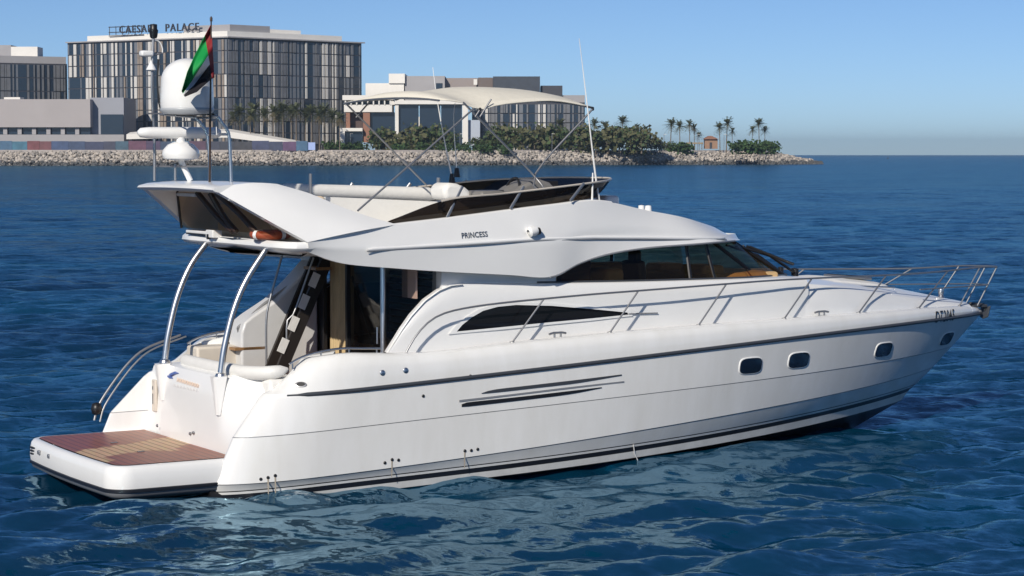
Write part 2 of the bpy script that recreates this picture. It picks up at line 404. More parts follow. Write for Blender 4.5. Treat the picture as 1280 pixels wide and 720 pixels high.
def bk(B, L, p, u):
    t = min(max((u - 4) / (L - 4), 0), 1); q = min(max((4 - u) / 4.5, 0), 1)
    return B * max(0.0, 1 - t ** p) ** .9 if u > 4 else B - .1 * q * q
def ip(tab): 
    xs = [a for a, _ in tab]; ys = [b for _, b in tab]
    return lambda u: float(np.interp(u, xs, ys))
def smooth_tab(tab):
    xs = np.array([a for a, _ in tab], float); ys = np.array([b for _, b in tab], float)
    c = np.polyfit(xs, ys, min(4, len(xs) - 1)); 
    return lambda u: float(np.polyval(c, min(max(u, xs[0]), xs[-1])))
W_BOOT = smooth_tab([(-.4, -.09), (2, -.01), (4.6, .07), (6.6, .13), (8.8, .22), (11.3, .33), (12.9, .41), (14.1, .48)])
W_K2 = smooth_tab([(-.4, .09), (.7, .12), (2.4, .19), (3.8, .25), (4.6, .31), (6.5, .43), (8.7, .52), (11.1, .64), (13, .75), (14.6, .84)])
W_K1 = smooth_tab([(-.4, .73), (.4, .77), (2.35, .85), (4.5, .93), (7.4, 1.03), (10.9, 1.09), (13.3, 1.16), (15.05, 1.2)])
W_RUB = smooth_tab([(0, 1.30), (.44, 1.32), (1.3, 1.36), (3.1, 1.43), (5, 1.53), (7.3, 1.64), (10, 1.73), (12.1, 1.78), (14.1, 1.80), (15.75, 1.79)])
GT = [Vector(p) for p in ((.6, 0, 1.62), (.97, 0, 1.80), (1.5, 0, 1.885), (2.0, 0, 1.87), (2.9, 0, 1.84), (4.3, 0, 1.92), (6.1, 0, 1.99), (8.3, 0, 2.03), (11.2, 0, 2.04), (13.6, 0, 2.02), (15, 0, 1.97), (15.75, 0, 1.89))]
_gs = spl(GT, 160); _gx = [p.x for p in _gs]; _gz = [p.z for p in _gs]
W_GUN = lambda u: float(np.interp(u, _gx, _gz))
LEV = [  # half-breadth, stem, fullness, aft end, height
    (.25, 12.3, 1.8, -.25, lambda u: -.75),
    (1.35, 12.7, 1.78, -.30, lambda u: -.40 + .018 * u),
    (2.13, 13.84, 1.87, -.35, lambda u: W_BOOT(u) - .145 - .004 * max(0, u - 4)),
    (2.155, 13.98, 1.89, -.36, lambda u: W_BOOT(u) - .045),
    (2.17, 14.1, 1.9, -.37, lambda u: W_BOOT(u) + .03),
    (2.185, 14.17, 1.91, -.375, lambda u: W_BOOT(u) + .066),
    (2.19, 14.2, 1.92, -.378, lambda u: W_BOOT(u) + .082),
    (2.265, 14.58, 2.0, -.39, lambda u: W_K2(u)),
    (2.28, 14.6, 2.0, -.39, lambda u: W_K2(u) + .014),
    (2.32, 15.03, 2.15, -.11, lambda u: W_K1(u)),
    (2.33, 15.05, 2.15, -.10, lambda u: W_K1(u) + .012),
    (2.345, 15.72, 2.3, .30, lambda u: W_RUB(u) - .03),
    (2.35, 15.75, 2.3, .36, lambda u: W_RUB(u) + .03),
    (2.35, 15.76, 2.3, .52, lambda u: W_RUB(u) * .72 + W_GUN(u) * .28),
    (2.34, 15.75, 2.3, .72, lambda u: W_RUB(u) * .38 + W_GUN(u) * .62),
    (2.295, 15.70, 2.3, .90, lambda u: W_RUB(u) * .12 + W_GUN(u) * .88),
    (2.22, 15.64, 2.3, .99, lambda u: W_GUN(u) - .005),
    (2.13, 15.58, 2.3, 1.03, lambda u: W_GUN(u) + .004),
    (2.07, 15.50, 2.3, 1.06, lambda u: W_GUN(u) - .012),
    (2.04, 15.45, 2.3, 1.08, lambda u: W_GUN(u) - .09),
]
LMAT = [1, 1, 2, 1, 0, 1, 0, 3, 0, 3, 0, 0, 0, 0, 0, 0, 0, 0, 0]
def hull_row(k, s):
    B, L, p, au, wf = LEV[k]
    if s > 0: au -= .45 * max(0, min(1, (1.95 - wf(0.3)) / 1.0))
    vin = min(1.84, B * .8)
    rx = 1.55 if k < 14 else (1.25 if k < 16 else .8)
    pts = [(max(au + .55, .80), vin, wf(au + .5)), (au + .02, vin, wf(au + .05))]
    for th in np.linspace(0, 1, 12):
        a = th * pi / 2; u = au + rx * (1 - cos(a)) ** 1.0
        bb = bk(B, L, p, au + rx)
        v = vin + .02 + (bb - vin - .02) * sin(a) ** 1.0
        pts.append((u, v, wf(u)))
    for q in np.linspace(0, 1, 64)[1:]:
        u = au + rx + (L - au - rx) * (1 - (1 - q) ** 1.35)
        pts.append((u, bk(B, L, p, u) if q < 1 else 0.0, wf(u)))
    return [(a, s * b, c) for a, b, c in pts]
hb = MB()
for s in (-1, 1):
    for k0, k1 in ((0, 1), (1, 2), (2, 7), (7, 8), (8, 9), (9, 10), (10, 11), (11, 12), (12, len(LEV) - 1)):   # strakes meet at crisp chines
        hb.quadgrid([hull_row(k, s) for k in range(k0, k1 + 1)], LMAT[k0:k1])
UNDER = mat('bottom_paint', (0.76, 0.76, 0.74), 0.35, var=0.22, vscale=2.5)
hull = hb.build('hull', [HULLW, BOOT, UNDER, GREYLINE], Y, smooth=60)
def lv(k, u):
    B, L, p, au, wf = LEV[k]; rx = 1.55 if k < 14 else (1.25 if k < 16 else .8); vin = min(1.84, B * .8)
    if u >= au + rx: return bk(B, L, p, u)
    return vin + .02 + (bk(B, L, p, au + rx) - vin - .02) * sin(math.acos(max(-1, min(1, 1 - max(0, u - au) / rx))))
def hv(u, w):
    """half-breadth of the hull at a height"""
    ws = [l[4](u) for l in LEV[2:18]]; bs = [lv(k, u) for k in range(2, 18)]
    return float(np.interp(w, ws, bs))
def hull_pt(px, py, off=0.0):
    v = -2.1
    for i in range(40):
        p = bv(px, py, v); v = .5 * v - .5 * (hv(p.x, p.z) + off)
    return bv(px, py, v)
def hull_frame(p, s=-1):
    du = .05
    a = Vector((p.x - du, s * hv(p.x - du, p.z), p.z)); b = Vector((p.x + du, s * hv(p.x + du, p.z), p.z))
    up = Vector((p.x, s * hv(p.x, p.z + .06), p.z + .06)) - Vector((p.x, s * hv(p.x, p.z - .06), p.z - .06))
    x = (b - a) if s < 0 else (a - b)
    return frame(Vector((p.x, s * hv(p.x, p.z), p.z)), x, up)

for s in (-1, 1):
    b = MB(); pts = []
    for u in np.linspace(.62, 15.74, 110):
        pts.append((u, s * (lv(12, u) + .006), W_RUB(u)))
    b.tube(pts, [.014] * 2 + [.030] * 108, 8, flat=.8)
    b.build('rub_rail', RUBM, hull, smooth=50)
# portholes
def porthole(M):
    b = MB(); N = 28
    def ring(a, c, z): 
        out = []
        for k in range(N):
            t = 2 * pi * k / N; e = .55
            out.append(M @ Vector((a * math.copysign(abs(cos(t)) ** e, cos(t)), c * math.copysign(abs(sin(t)) ** e, sin(t)), z)))
        return out
    b.quadgrid([ring(.268, .143, -.02), ring(.268, .143, .010), ring(.262, .138, .014), ring(.246, .124, .014), ring(.240, .118, -.004)], 0, closed=True)
    p = b.build('porthole', GEL, hull, smooth=40)
    g = MB(); g.face(ring(.252, .129, .0155)); g.build('pane', DKGLASS, p)
PH = []
for (px, py) in ((938, 457), (998, 450), (1104, 437), (1183, 423)):
    p = hull_pt(px, py); PH.append(p)
    porthole(hull_frame(p)); porthole(hull_frame(p, 1))
# louvred engine vents: three dark tapering blades
def hull_strip(name, top, bot, m, off=.006, n=22, th=.012):
    tp = [hull_pt(x, y, off) for x, y in top]; bt = [hull_pt(x, y, off) for x, y in bot]
    tp = spl(tp, n); bt = spl(bt, n)
    b = MB(); o = Vector((0, -th, 0))
    b.quadgrid([[p - o for p in tp], [p + o * .3 for p in tp], [p + o * .3 for p in bt], [p - o for p in bt]])
    return b.build(name, m, hull, smooth=30)
for nm, tp, bt, mm in (('engine_vent', [(602, 491.5), (618, 487), (660, 482), (720, 475), (777, 468)], [(602, 492), (620, 490.5), (660, 486), (720, 479), (777, 469.5)], RUBM),
                   ('engine_vent', [(574, 500), (640, 492.5), (710, 484), (780, 476.3)], [(574, 502.5), (640, 494.5), (710, 486), (780, 478)], GREYLINE),
                   ('engine_vent', [(577, 505.5), (584, 503), (650, 496), (710, 489), (752, 484)], [(577, 508.5), (590, 507.5), (650, 500.5), (710, 493), (752, 485)], BLACK)):
    hull_strip(nm, tp, bt, mm)
# through-hull drains with rust runs, little fittings
STAIN = mat('rust_run', (0.40, 0.35, 0.28), 0.6)
for (px, py) in ((326, 599), (335, 597), (344, 594.5), (481, 578.5), (490, 574.5), (498, 575), (581, 563.5), (589, 563), (597, 561.5), (529, 495), (588, 470)):
    p = hull_pt(px, py); M = hull_frame(p)
    b = MB(); b.lathe((0, 0, 0), [(.0, .012), (.018, .012), (.024, .006), (.024, -.01)], 12)
    b.v = [tuple(M @ Vector(q)) for q in b.v]; b.build('drain_outlet', BLACK, hull, smooth=40)
    if px in (335, 344, 490, 581):
        s_ = MB(); s_.face([M @ Vector(q) for q in ((-.012, -.02, .004), (.012, -.02, .004), (.008, -.26, .004), (-.006, -.26, .004))])
        s_.build('stain', STAIN, hull)
for (px, py) in ((478, 466), (507, 463)):
    p = hull_pt(px, py); M = hull_frame(p)
    b = MB(); b.lathe((0, 0, 0), [(.0, .018), (.03, .016), (.042, .008), (.045, -.01)], 14)
    b.v = [tuple(M @ Vector(q)) for q in b.v]; b.build('fuel_filler', STEEL, hull, smooth=40)
# quarter light set in the rounded quarter
q_ = hull_pt(376, 481); M = hull_frame(q_)
b = MB(); b.lathe((0, 0, 0), [(0, .02), (.05, .02), (.085, .012), (.09, -.02)], 20, sx=1.0, sy=.5); b.v = [tuple(M @ Vector(q)) for q in b.v]
quarter = b.build('fairlead', STEELM, hull, smooth=40)
b = MB(); b.lathe((0, 0, 0), [(0, .024), (.055, .024), (.06, .018)], 20, sx=1.0, sy=.5); b.v = [tuple(M @ Vector(q)) for q in b.v]
b.build('opening', BLACK, quarter)
# bow registration letters
p = hull_pt(1181, 396.0)
M = hull_frame(p); M.translation += Vector((0, -.016, .004))
rt = text_mesh('registration_text', 'DT2045', .30, BLACK, hull, M, .002, .001, .64, 1.2)
for v_ in rt.data.vertices: v_.co.y = -(hv(v_.co.x, v_.co.z) + .022)
# mooring line stub / small mark on waterline
b = MB(); b.tube([hull_pt(792, 556, .01), hull_pt(793, 566, .01), hull_pt(797, 575, .012), hull_pt(799, 584, .02)], .008, 6); b.build('drain_hose', GEL, hull)
# cleats on the gunwale
def cleat(pos, dx):
    b = MB(); P = Vector(pos); d = Vector(dx).normalized()
    for k in (-.06, .06): b.tube([P + d * k - Vector((0, 0, .05)), P + d * k + Vector((0, 0, .055))], .016, 8)
    b.tube([P - d * .16 + Vector((0, 0, .05)), P - d * .08 + Vector((0, 0, .065)), P + d * .08 + Vector((0, 0, .065)), P + d * .16 + Vector((0, 0, .05))], .017, 8)
    b.build('cleat', STEELM, Y, smooth=50)
for (px, py) in ((697, 419), (1027, 393)):
    p0 = bv(px, py, -2.0)
    for i in range(20):
        p0 = bv(px, py, -(bk(2.11, 15.56, 2.3, p0.x)))
    for s in (1, -1): cleat((p0.x, s * p0.y, W_GUN(p0.x) + .005), (1, .1 * s, 0))

# ------------------------------------------------------------------ deck, cockpit, transom
dk = MB()
us = np.linspace(1.03, 15.4, 60)
for s in (-1, 1):
    dk.quadgrid([[(u, s * bk(2.06, 15.47, 2.3, u), W_GUN(u) - .085) for u in us], [(u, s * max(0, bk(2.06, 15.47, 2.3, u) - (.62 if u > 2.35 else .34)), W_GUN(u) - .075) for u in us]])
side_deck = dk.build('side_deck', CREAM, Y, smooth=30)
ck = MB()
ck.face([(.15, -1.85, .95), (2.75, -1.85, .95), (2.75, 1.85, .95), (.15, 1.85, .95)])
cockpit = ck.build('cockpit_sole', TEAK, Y)
for s in (-1, 1):
    b = MB(); ur = np.linspace(1.06, 2.5, 16)
    b.quadgrid([[(u, s * (bk(2.07, 15.5, 2.3, u) - .02), W_GUN(u) - .05) for u in ur], [(u, s * 1.76, W_GUN(u) - .04) for u in ur], [(u, s * 1.72, W_GUN(u) - .08) for u in ur], [(u, s * 1.74, .95) for u in ur]])
    b.build('cockpit_coaming', CREAM, Y, smooth=40)
    b = MB(); ur = np.linspace(.75, 2.2, 16)
    b.tube([(u, s * 1.93, W_GUN(u) + .05) for u in ur], .018, 8)
    for u in (.8, 1.25, 1.7, 2.15): b.tube([(u, s * 1.93, W_GUN(u) - .05), (u, s * 1.93, W_GUN(u) + .05)], .012, 6)
    b.build('coaming_rail', STEEL, Y, smooth=50)
# transom panel: rounded between the quarters, gate passage to port
tr = MB(); rows = []
for wz, du in ((.30, 0), (.46, .0), (.62, .015), (.9, .03), (1.2, .05), (1.42, .08), (1.52, .13), (1.55, .20), (1.55, .5), (1.5, .52), (.95, .54)):
    row = []
    for v in np.linspace(-1.90, 1.12, 30):
        u = du - .06 * (1 - (v / 1.9) ** 2); fin = float(np.interp(wz, [.1, .45, .96, 1.25, 1.56], [-.3, -.2, .12, .42, .78]))
        k = min(1, max(0, (-v - 1.05) / .8)); k = k * k * (3 - 2 * k)
        row.append((u + max(0, fin - u) * k, v, wz))
    rows.append(row)
tr.quadgrid(rows)
tr.face([(r[-1][0], 1.12, r[-1][2]) for r in rows])
transom = tr.build('transom', GEL, Y, smooth=35)
b = MB(); rows = []
for wz, du in ((.30, .0), (.48, .02), (.75, .06), (1.05, .09), (1.30, .12), (1.44, .16), (1.47, .24), (1.47, .4), (.95, .42)):
    rows.append([(du, v, wz) for v in (1.14, 1.3, 1.55, 1.86)])
b.quadgrid(rows); b.face([(r[0][0], 1.14, r[0][2]) for r in rows])
gate = b.build('transom_gate', GEL, Y, smooth=35)
b = MB(); b.box((.055, 1.56, 1.0), (.05, .16, .5)); b.build('shower_locker', CREAM, gate, bevel=.02)
b = MB(); b.box((.032, 1.58, 1.12), (.02, .04, .05)); b.box((.032, 1.58, .95), (.02, .035, .16)); b.build('latch', STEELM, gate)
for v in (1.1, -1.1):      # wedge fairings below the two arch posts
    b = MB()
    x0, z0 = .16, 1.55
    A = [(.10, v - .13, z0), (.10, v + .13, z0), (-.10, v + .07, z0 - .01), (-.10, v - .07, z0 - .01)]
    Bq = [(.0, v - .10, .98), (.0, v + .10, .98), (-.035, v + .02, .98), (-.035, v - .02, .98)]
    b.quadgrid([A, Bq], closed=True); b.face(A)
    b.build('fairing', GEL, transom, bevel=.02)
# cushion roll on the transom top, turning forward at the starboard end
b = MB(); cp = spl([(.30, .98, 1.60), (.25, .4, 1.60), (.26, -.6, 1.60), (.34, -1.3, 1.60), (.56, -1.72, 1.62), (.8, -1.76, 1.66)], 30)
b.tube(cp, [.03, .085] + [.10] * 26 + [.085, .03], 14); b.build('cushion', WHITEV, Y, smooth=60)
b = MB(); b.box((.78, -.42, 1.22), (.60, 2.84, .62)); b.build('cockpit_seat', WHITEV, Y, bevel=.06)
# logo: blue swoosh over faint orange and grey script
BLUE = mat('logo_blue', (0.10, 0.16, 0.42), 0.4); LORG = mat('logo_orange', (0.78, 0.62, 0.50), 0.5); LGREY = mat('logo_grey', (0.70, 0.68, 0.67), 0.5)
def tr_pt(px, py): 
    p = bu(px, py, .0)
    for i in range(6):
        du = float(np.interp(p.z, [.46, .62, .9, 1.2, 1.42, 1.52], [0, .015, .03, .05, .08, .13])) - .06 * (1 - (p.y / 1.9) ** 2)
        p = bu(px, py, du - .012)
    return p
b = MB(); b.tube([tr_pt(*q) for q in ((210, 471), (214, 468.5), (219, 466.3), (223, 466.5))], [.012, .03, .028, .006], 6); b.tube([tr_pt(*q) for q in ((209, 470), (212, 471), (215.5, 472.5))], [.008, .026, .008], 6)
logo = b.build('logo', BLUE, transom)
b = MB()
for k in range(9):
    x = 221 + k * 3.1; y = 474.5 + k * .95
    b.tube([tr_pt(x, y + 2.6), tr_pt(x + .9, y - 2.6), tr_pt(x + 1.7, y + 2.2), tr_pt(x + 2.6, y - 1.2)], .006, 5)
b.build('script', LORG, logo)
b = MB()
for k in range(8):
    x = 217 + k * 4.0; y = 481.2 + k * .9
    b.tube([tr_pt(x, y + 2.2), tr_pt(x + 1.0, y - 1.2), tr_pt(x + 2.2, y + 2.0)], .004, 5)
b.build('script', LGREY, logo)
for (px, py) in ((197, 532), (238, 542), (242, 541)):
    p = tr_pt(px, py); b = MB(); b.lathe((0, 0, 0), [(0, .02), (.02, .02), (.026, .0)], 12); M = frame(p, (0, -1, 0), (0, 0, 1)); b.v = [tuple(M @ Vector(q)) for q in b.v]
    b.build('fitting', STEELM, transom, smooth=40)

# bathing platform
def plan(d):
    pts = [(-.05, 1.90 - d), (-1.2, 1.90 - d)]
    c0 = Vector((-1.58, 1.56)); r = .34 - d
    for a in np.linspace(0, 1, 9): pts.append((c0.x - r * sin(a * pi / 2), c0.y + r * cos(a * pi / 2)))
    half = [(x, y) for x, y in pts]
    mid = [(-1.92 + d - .05 * (1 - (v / 1.56) ** 2), v) for v in (.9, .3)]
    half += mid
    return half + [(x, -y) for x, y in half[::-1]]
def sec(d, z): return [(x, y, z) for x, y in plan(d)]
b = MB()
b.quadgrid([sec(.13, .445), sec(.10, .452), sec(.05, .44), sec(.015, .40), sec(0, .33), sec(-.01, .22), sec(.0, .135)], 0)
b.quadgrid([sec(0, .135), sec(-.016, .125), sec(-.016, .09), sec(.01, .08)], 1)
b.quadgrid([sec(.01, .08), sec(.03, .03), sec(.12, -.02), sec(.5, -.1)], 2)
plat = b.build('swim_platform', [GEL, BOOT, GREYLINE], Y, smooth=40, weld=True)
b = MB(); b.face(sec(.14, .455)); b.build('teak_deck', TEAK, plat)
b = MB(); b.box((-1.80, 1.33, .28), (.03, .02, .001))
b.v = []; b.f = []; b.m = []
for k, (dv, dz) in enumerate(((0, 0.045), (.03, 0.0), (.06, -.045))):
    c = Vector((-1.915 + .0, 1.46 - dv + .02 * k, .29 + dz)); M = Matrix.Rotation(RAD(14), 3, 'X')
    b.box(c, (.05, .20, .022), 0, 0.12)
b.build('emblem', BLACK, plat)
for v in (1.08, .62):
    b = MB(); b.box((-1.955, v, .31), (.05, .085, .06)); b.build('fitting', STEELM, plat, bevel=.012)
b = MB()
for v in (-.6, .5): b.box((-1.0, v, .46), (.10, .05, .012))
b.build('hatch_catch', STEELM, plat)
# exhaust under the quarter
b = MB(); b.tube([(.2, -1.72, -.12), (-.45, -1.72, -.12)], [.17, .17], 16); b.build('exhaust_outlet', BLACK, Y, smooth=40)
# port quarter handrail and mooring gear
b = MB(); hr = spl([(-.78, 1.98, .62), (-.70, 2.0, .85), (-.45, 2.04, 1.18), (-.15, 2.08, 1.5), (.15, 2.1, 1.7), (.7, 2.08, 1.88)], 24)
b.tube(hr, .02, 8); b.tube([q + Vector((.07, -.06, -.02)) for q in hr], .014, 8); b.build('quarter_rail', STEELM, Y, smooth=50)
b = MB(); b.lathe((-.74, 1.98, .80), [(0, -.1), (.07, -.08), (.09, 0), (.07, .08), (0, .1)], 12); b.build('rope_coil', BLACK, Y, smooth=60)
# two curved posts that carry the flybridge overhang
for v, pl in ((1.1, ((206, 449), (211, 415), (222, 370), (238, 332), (260, 301))), (-1.1, ((276, 466), (281, 432), (292, 388), (308, 350), (334, 309)))):
    b = MB(); b.tube(spl([bv(x, y, v) for x, y in pl], 24), .047, 14); p = b.build('overhang_post', STEEL, Y, smooth=60)
    b = MB(); b.lathe(bv(*pl[0], v) - Vector((0, 0, .06)), [(0, .05), (.07, .05), (.085, .02), (.085, 0)], 16); b.build('foot', STEEL, p, smooth=40)

# ================================================================== YACHT: SALOON DECKHOUSE
def resamp(T, n):
    out = []
    for i in range(len(T) - 1):
        p0, p1, p2, p3 = [Vector(T[max(0, min(len(T) - 1, i + j))]) for j in (-1, 0, 1, 2)]
        for t in np.linspace(0, 1, n, endpoint=(i == len(T) - 2)):
            q = 0.5 * (2 * p1 + (p2 - p0) * t + (2 * p0 - 5 * p1 + 4 * p2 - p3) * t * t + (3 * p1 - p0 - 3 * p2 + p3) * t ** 3); out.append(q)
    return out
D1 = [(3.62, 1.88, 2.80), (5, 1.84, 2.76), (6.5, 1.79, 2.73), (8, 1.70, 2.71), (8.7, 1.62, 2.70), (9.4, 1.46, 2.69), (10.0, 1.2, 2.68), (10.6, .8, 2.66), (11.05, .38, 2.64), (11.2, 0, 2.63)]
D2 = [(3.62, 1.86, 3.2), (5, 1.74, 3.32), (6.5, 1.64, 3.345), (8, 1.53, 3.355), (8.55, 1.42, 3.355), (8.95, 1.22, 3.35), (9.3, .95, 3.34), (9.6, .6, 3.335), (9.83, .28, 3.33), (9.9, 0, 3.33)]
def d1v(u): return float(np.interp(u, [p[0] for p in D1[:7]], [p[1] for p in D1[:7]]))
house = MB()
edge = [(2.32, 1.83), (2.45, 2.0), (2.57, 2.16), (2.74, 2.36), (2.98, 2.58), (3.22, 2.72), (3.42, 2.785), (3.62, 2.80)]   # aft edge of the cabin side
def sidev(u, w): 
    return float(np.interp(u, [3.62, 5, 6.5, 8, 9, 10, 10.6, 11.2], [1.88, 1.84, 1.79, 1.70, 1.625, 1.52, 1.43, 1.33])) + .06 * (1 - (w - 1.85) / .95)
for s in (-1, 1):
    cols = []
    ulist = [(a, b) for a, b in edge] + [(u, float(np.interp(u, [p[0] for p in D1], [p[2] for p in D1]))) for u in np.linspace(3.9, 10.5, 28)]
    rows = []
    for fr in np.linspace(0, 1, 9):
        row = []
        for u, wt in ulist:
            wb = W_GUN(u) - .08
            wz = wb + (wt - wb) * fr
            row.append((u, s * (sidev(u, wz) - .05 * max(0, fr - .86) / .14), wz + 0.0))
        rows.append(row)
    # rounded shoulder, then in to the glass line
    rows.append([(u + .02, s * (sidev(u, wt) - .09), wt + .015) for u, wt in ulist])
    rows.append([(u + .03, s * min(sidev(u, wt) - .16, float(np.interp(u, [3.6, 8, 9.4, 10, 10.6], [9, 1.6, 1.3, 1.02, .6]))), wt + .014) for u, wt in ulist])
    house.quadgrid(rows)
    # thickness of the swept aft edge
    a0 = [(u, s * sidev(u, wz), wz) for u, wz in edge]; a1 = [(u + .10, s * (sidev(u, wz) - .22), wz) for u, wz in edge]
    house.quadgrid([a0, a1])
    # upper cabin side between the shoulder and the flybridge
    uu = np.linspace(3.3, 5.35, 10)
    house.quadgrid([[(u, s * (d1v(max(u, 3.62)) - .10), 2.70) for u in uu], [(u, s * (d1v(max(u, 3.62)) - .07), 3.25) for u in uu]])
    house.face([(3.3, s * 1.78, 2.60), (3.3, s * 1.82, 3.25), (3.3, s * 1.55, 3.25), (3.3, s * 1.5, 2.60)])
house_o = house.build('deckhouse', GEL, Y, smooth=35)

# foredeck trunk
TR = [(9.4, 1.42, 2.58, 2.63), (10, 1.42, 2.58, 2.63), (10.5, 1.385, 2.56, 2.63), (11.2, 1.29, 2.50, 2.60), (12, 1.12, 2.40, 2.55), (12.7, .93, 2.31, 2.48), (13.3, .75, 2.23, 2.38), (14, .53, 2.14, 2.25), (14.7, .32, 2.06, 2.12), (15.3, .15, 1.985, 2.01)]
b = MB(); secs = []
for (u, h, ws, wc) in TR:
    wb = W_GUN(u) - .09; half = []
    for v, z in ((h + .12, wb), (h + .10, wb + (ws - wb) * .45), (h + .075, wb + (ws - wb) * .62), (h + .01, wb + (ws - wb) * .95), (h - .04, ws + .01)): half.append((v, z))
    for f in (.8, .55, .28): half.append(((h - .04) * f, ws + .01 + (wc - ws) * (1 - f ** 2)))
    full = [(u, -v, z) for v, z in half] + [(u, 0, wc)] + [(u, v, z) for v, z in half[::-1]]
    secs.append([Vector(p) for p in full])
cols = list(zip(*secs)); cols = [spl(c, 40) for c in cols]
b.quadgrid(cols)
trunk = b.build('foredeck_trunk', GEL, Y, smooth=28)
b = MB(); b.box((12.55, 0, 2.56), (.62, .62, .05), M=Matrix.Rotation(RAD(5), 3, 'Y')); h_ = b.build('deck_hatch', STEELM, trunk, bevel=.02)
b = MB(); b.box((12.55, 0, 2.585), (.52, .52, .02), M=Matrix.Rotation(RAD(5), 3, 'Y')); b.build('pane', DKGLASS, h_)
b = MB(); rows = []
wcl = lambda u: float(np.interp(u, [p[0] for p in TR], [p[3] for p in TR]))
for u in np.linspace(11.55, 13.35, 10):
    hw = .70 - .16 * (u - 11.55); e_ = .05 if 11.6 < u < 13.3 else .0
    rows.append([(u, hw * t, wcl(u) - .06 * abs(t) ** 2 * 1.2 + (e_ if abs(t) < .98 else 0)) for t in (-1, -.95, -.6, -.2, .2, .6, .95, 1)])
b.quadgrid(rows); b.build('sun_pad', WHITEV, trunk, smooth=40)
# grab rail on trunk
for s in (-1, 1):
    b = MB(); b.tube([bv(1033, 360, -.75)] + [bv(1033, 357.5, -.75), bv(1060, 357.5, -.75), bv(1118, 359, -.75), bv(1118, 362, -.75)], .014, 8)
    if s > 0: b.v = [(x, -y, z) for x, y, z in b.v]
    b.build('grab_rail', STEEL, trunk, smooth=50)

# glazing ring, pane by pane
def ringp(R, t):
    i = min(int(t), len(R) - 2); f = t - i
    return Vector(R[i]).lerp(Vector(R[i + 1]), f)
R1 = [tuple(p) for p in resamp(D1, 10)]; R2 = [tuple(p) for p in resamp(D2, 10)]
def pidx(u): 
    return min(range(len(R1)), key=lambda k: abs(R1[k][0] - u))
def side(p, s): return Vector((p[0], s * p[1], p[2]))
IN = .10
def inset(p): return Vector((p[0] - (IN if p[0] > 9.5 else 0), max(0, p[1] - IN), p[2]))
breaks = [4.95, 7.97, 8.55, 10.95]
for s in (-1, 1):
    for a, c, nm in ((4.95, 7.94, 'side_window'), (8.0, 8.50, 'side_window'), (8.58, 10.9, 'windscreen_pane')):
        ia, ic = pidx(a), pidx(c); b = MB()
        lo = [side(inset(R1[k]), s) for k in range(ia, ic + 1)]; hi = [side(inset(R2[k]), s) for k in range(ia, ic + 1)]
        b.quadgrid([lo, [p.lerp(q, .5) for p, q in zip(lo, hi)], hi]); b.build(nm, TINT, house_o, smooth=40)
    # window posts
    for a in (7.97, 8.54):
        k = pidx(a); b = MB(); p, q = side(inset(R1[k]), s), side(inset(R2[k]), s)
        b.tube([p - Vector((0, s * .005, .02)), q + Vector((0, 0, .03))], .035, 6, flat=.6); b.build('window_post', BLACK, house_o)
    b = MB(); k = pidx(10.92); p, q = side(inset(R1[k]), s), side(inset(R2[k]), s); b.tube([p, q], .035, 8); b.build('window_post', BLACK, house_o)
    # dark gasket along the lower edge
    b = MB(); b.tube([side(inset(R1[k]), s) + Vector((0, 0, .02)) for k in range(pidx(4.95), len(R1), 2)], .022, 6); b.build('window_gasket', RUBM, house_o, smooth=60)
b = MB(); ia = pidx(10.95)
lo = [side(inset(R1[k]), -1) for k in range(ia, len(R1))] + [side(inset(R1[k]), 1) for k in range(len(R1) - 2, ia - 1, -1)]
hi = [side(inset(R2[k]), -1) for k in range(ia, len(R1))] + [side(inset(R2[k]), 1) for k in range(len(R1) - 2, ia - 1, -1)]
b.quadgrid([lo, hi]); b.build('windscreen_pane', TINT, house_o, smooth=40)
# wipers folded on the windscreen
for s, k in ((-1, 84), (1, 84), (-1, 76)):
    p, q = side(R1[k], s) + Vector((.05, 0, .05)), side(R2[k], s) + Vector((.09, 0, -.15))
    b = MB(); b.tube([p, p.lerp(q, .5) + Vector((.09, 0, .06)), q], .02, 6); b.tube([p.lerp(q, .25) + Vector((.03, s * .3, .05)), p.lerp(q, .8) + Vector((.05, -s * .1, .08))], .024, 6)
    b.lathe(p, [(0, .09), (.05, .08), (.05, -.05)], 10)
    b.build('wiper', BLACK, house_o, smooth=60)
# wedge shaped lower window with a pale surround
def side_pt(px, py, off):
    v = -1.9
    for i in range(20):
        p = bv(px, py, v); v = -(sidev(p.x, p.z) + off)
    return bv(px, py, v)
wedge = [(571, 414.5), (578, 406), (590, 396.5), (604, 388.5), (622, 383.5), (645, 381.2), (690, 382.3), (740, 386.3), (784, 390.6), (786, 393.2), (740, 398), (690, 402.6), (630, 408.7)]
frm = [(561, 418), (570, 407), (583, 396), (598, 387), (618, 380.5), (645, 378.2), (690, 379), (740, 383.5), (788, 388.3), (791, 395), (740, 400.8), (690, 405.6), (630, 411.8)]
for s in (-1, 1):
    def S(p): return Vector((p.x, p.y if s < 0 else -p.y, p.z))
    wp = [S(side_pt(x, y, .010)) for x, y in wedge]; fp = [S(side_pt(x, y, .004)) for x, y in frm]; fo = [S(side_pt(x, y, .022)) for x, y in frm]; wo = [S(side_pt(x, y, .022)) for x, y in wedge]
    b = MB(); b.quadgrid([fp, fo, wo, wp], closed=True); fr = b.build('cabin_window_frame', GEL, house_o, smooth=30)
    b = MB(); b.face(wp); b.build('pane', DKGLASS, fr)
    b = MB(); b.tube([S(side_pt(x, y, .026)) for x, y in ((786, 392.3), (800, 391.7), (822, 391.2))], .010, 6); b.build('trim_line', GREYLINE, fr)
    b = MB(); b.tube([S(side_pt(x, y, .014)) for x, y in ((640, 409), (690, 403.7), (750, 397.4))], .008, 6); b.build('trim_line', STEELM, fr)

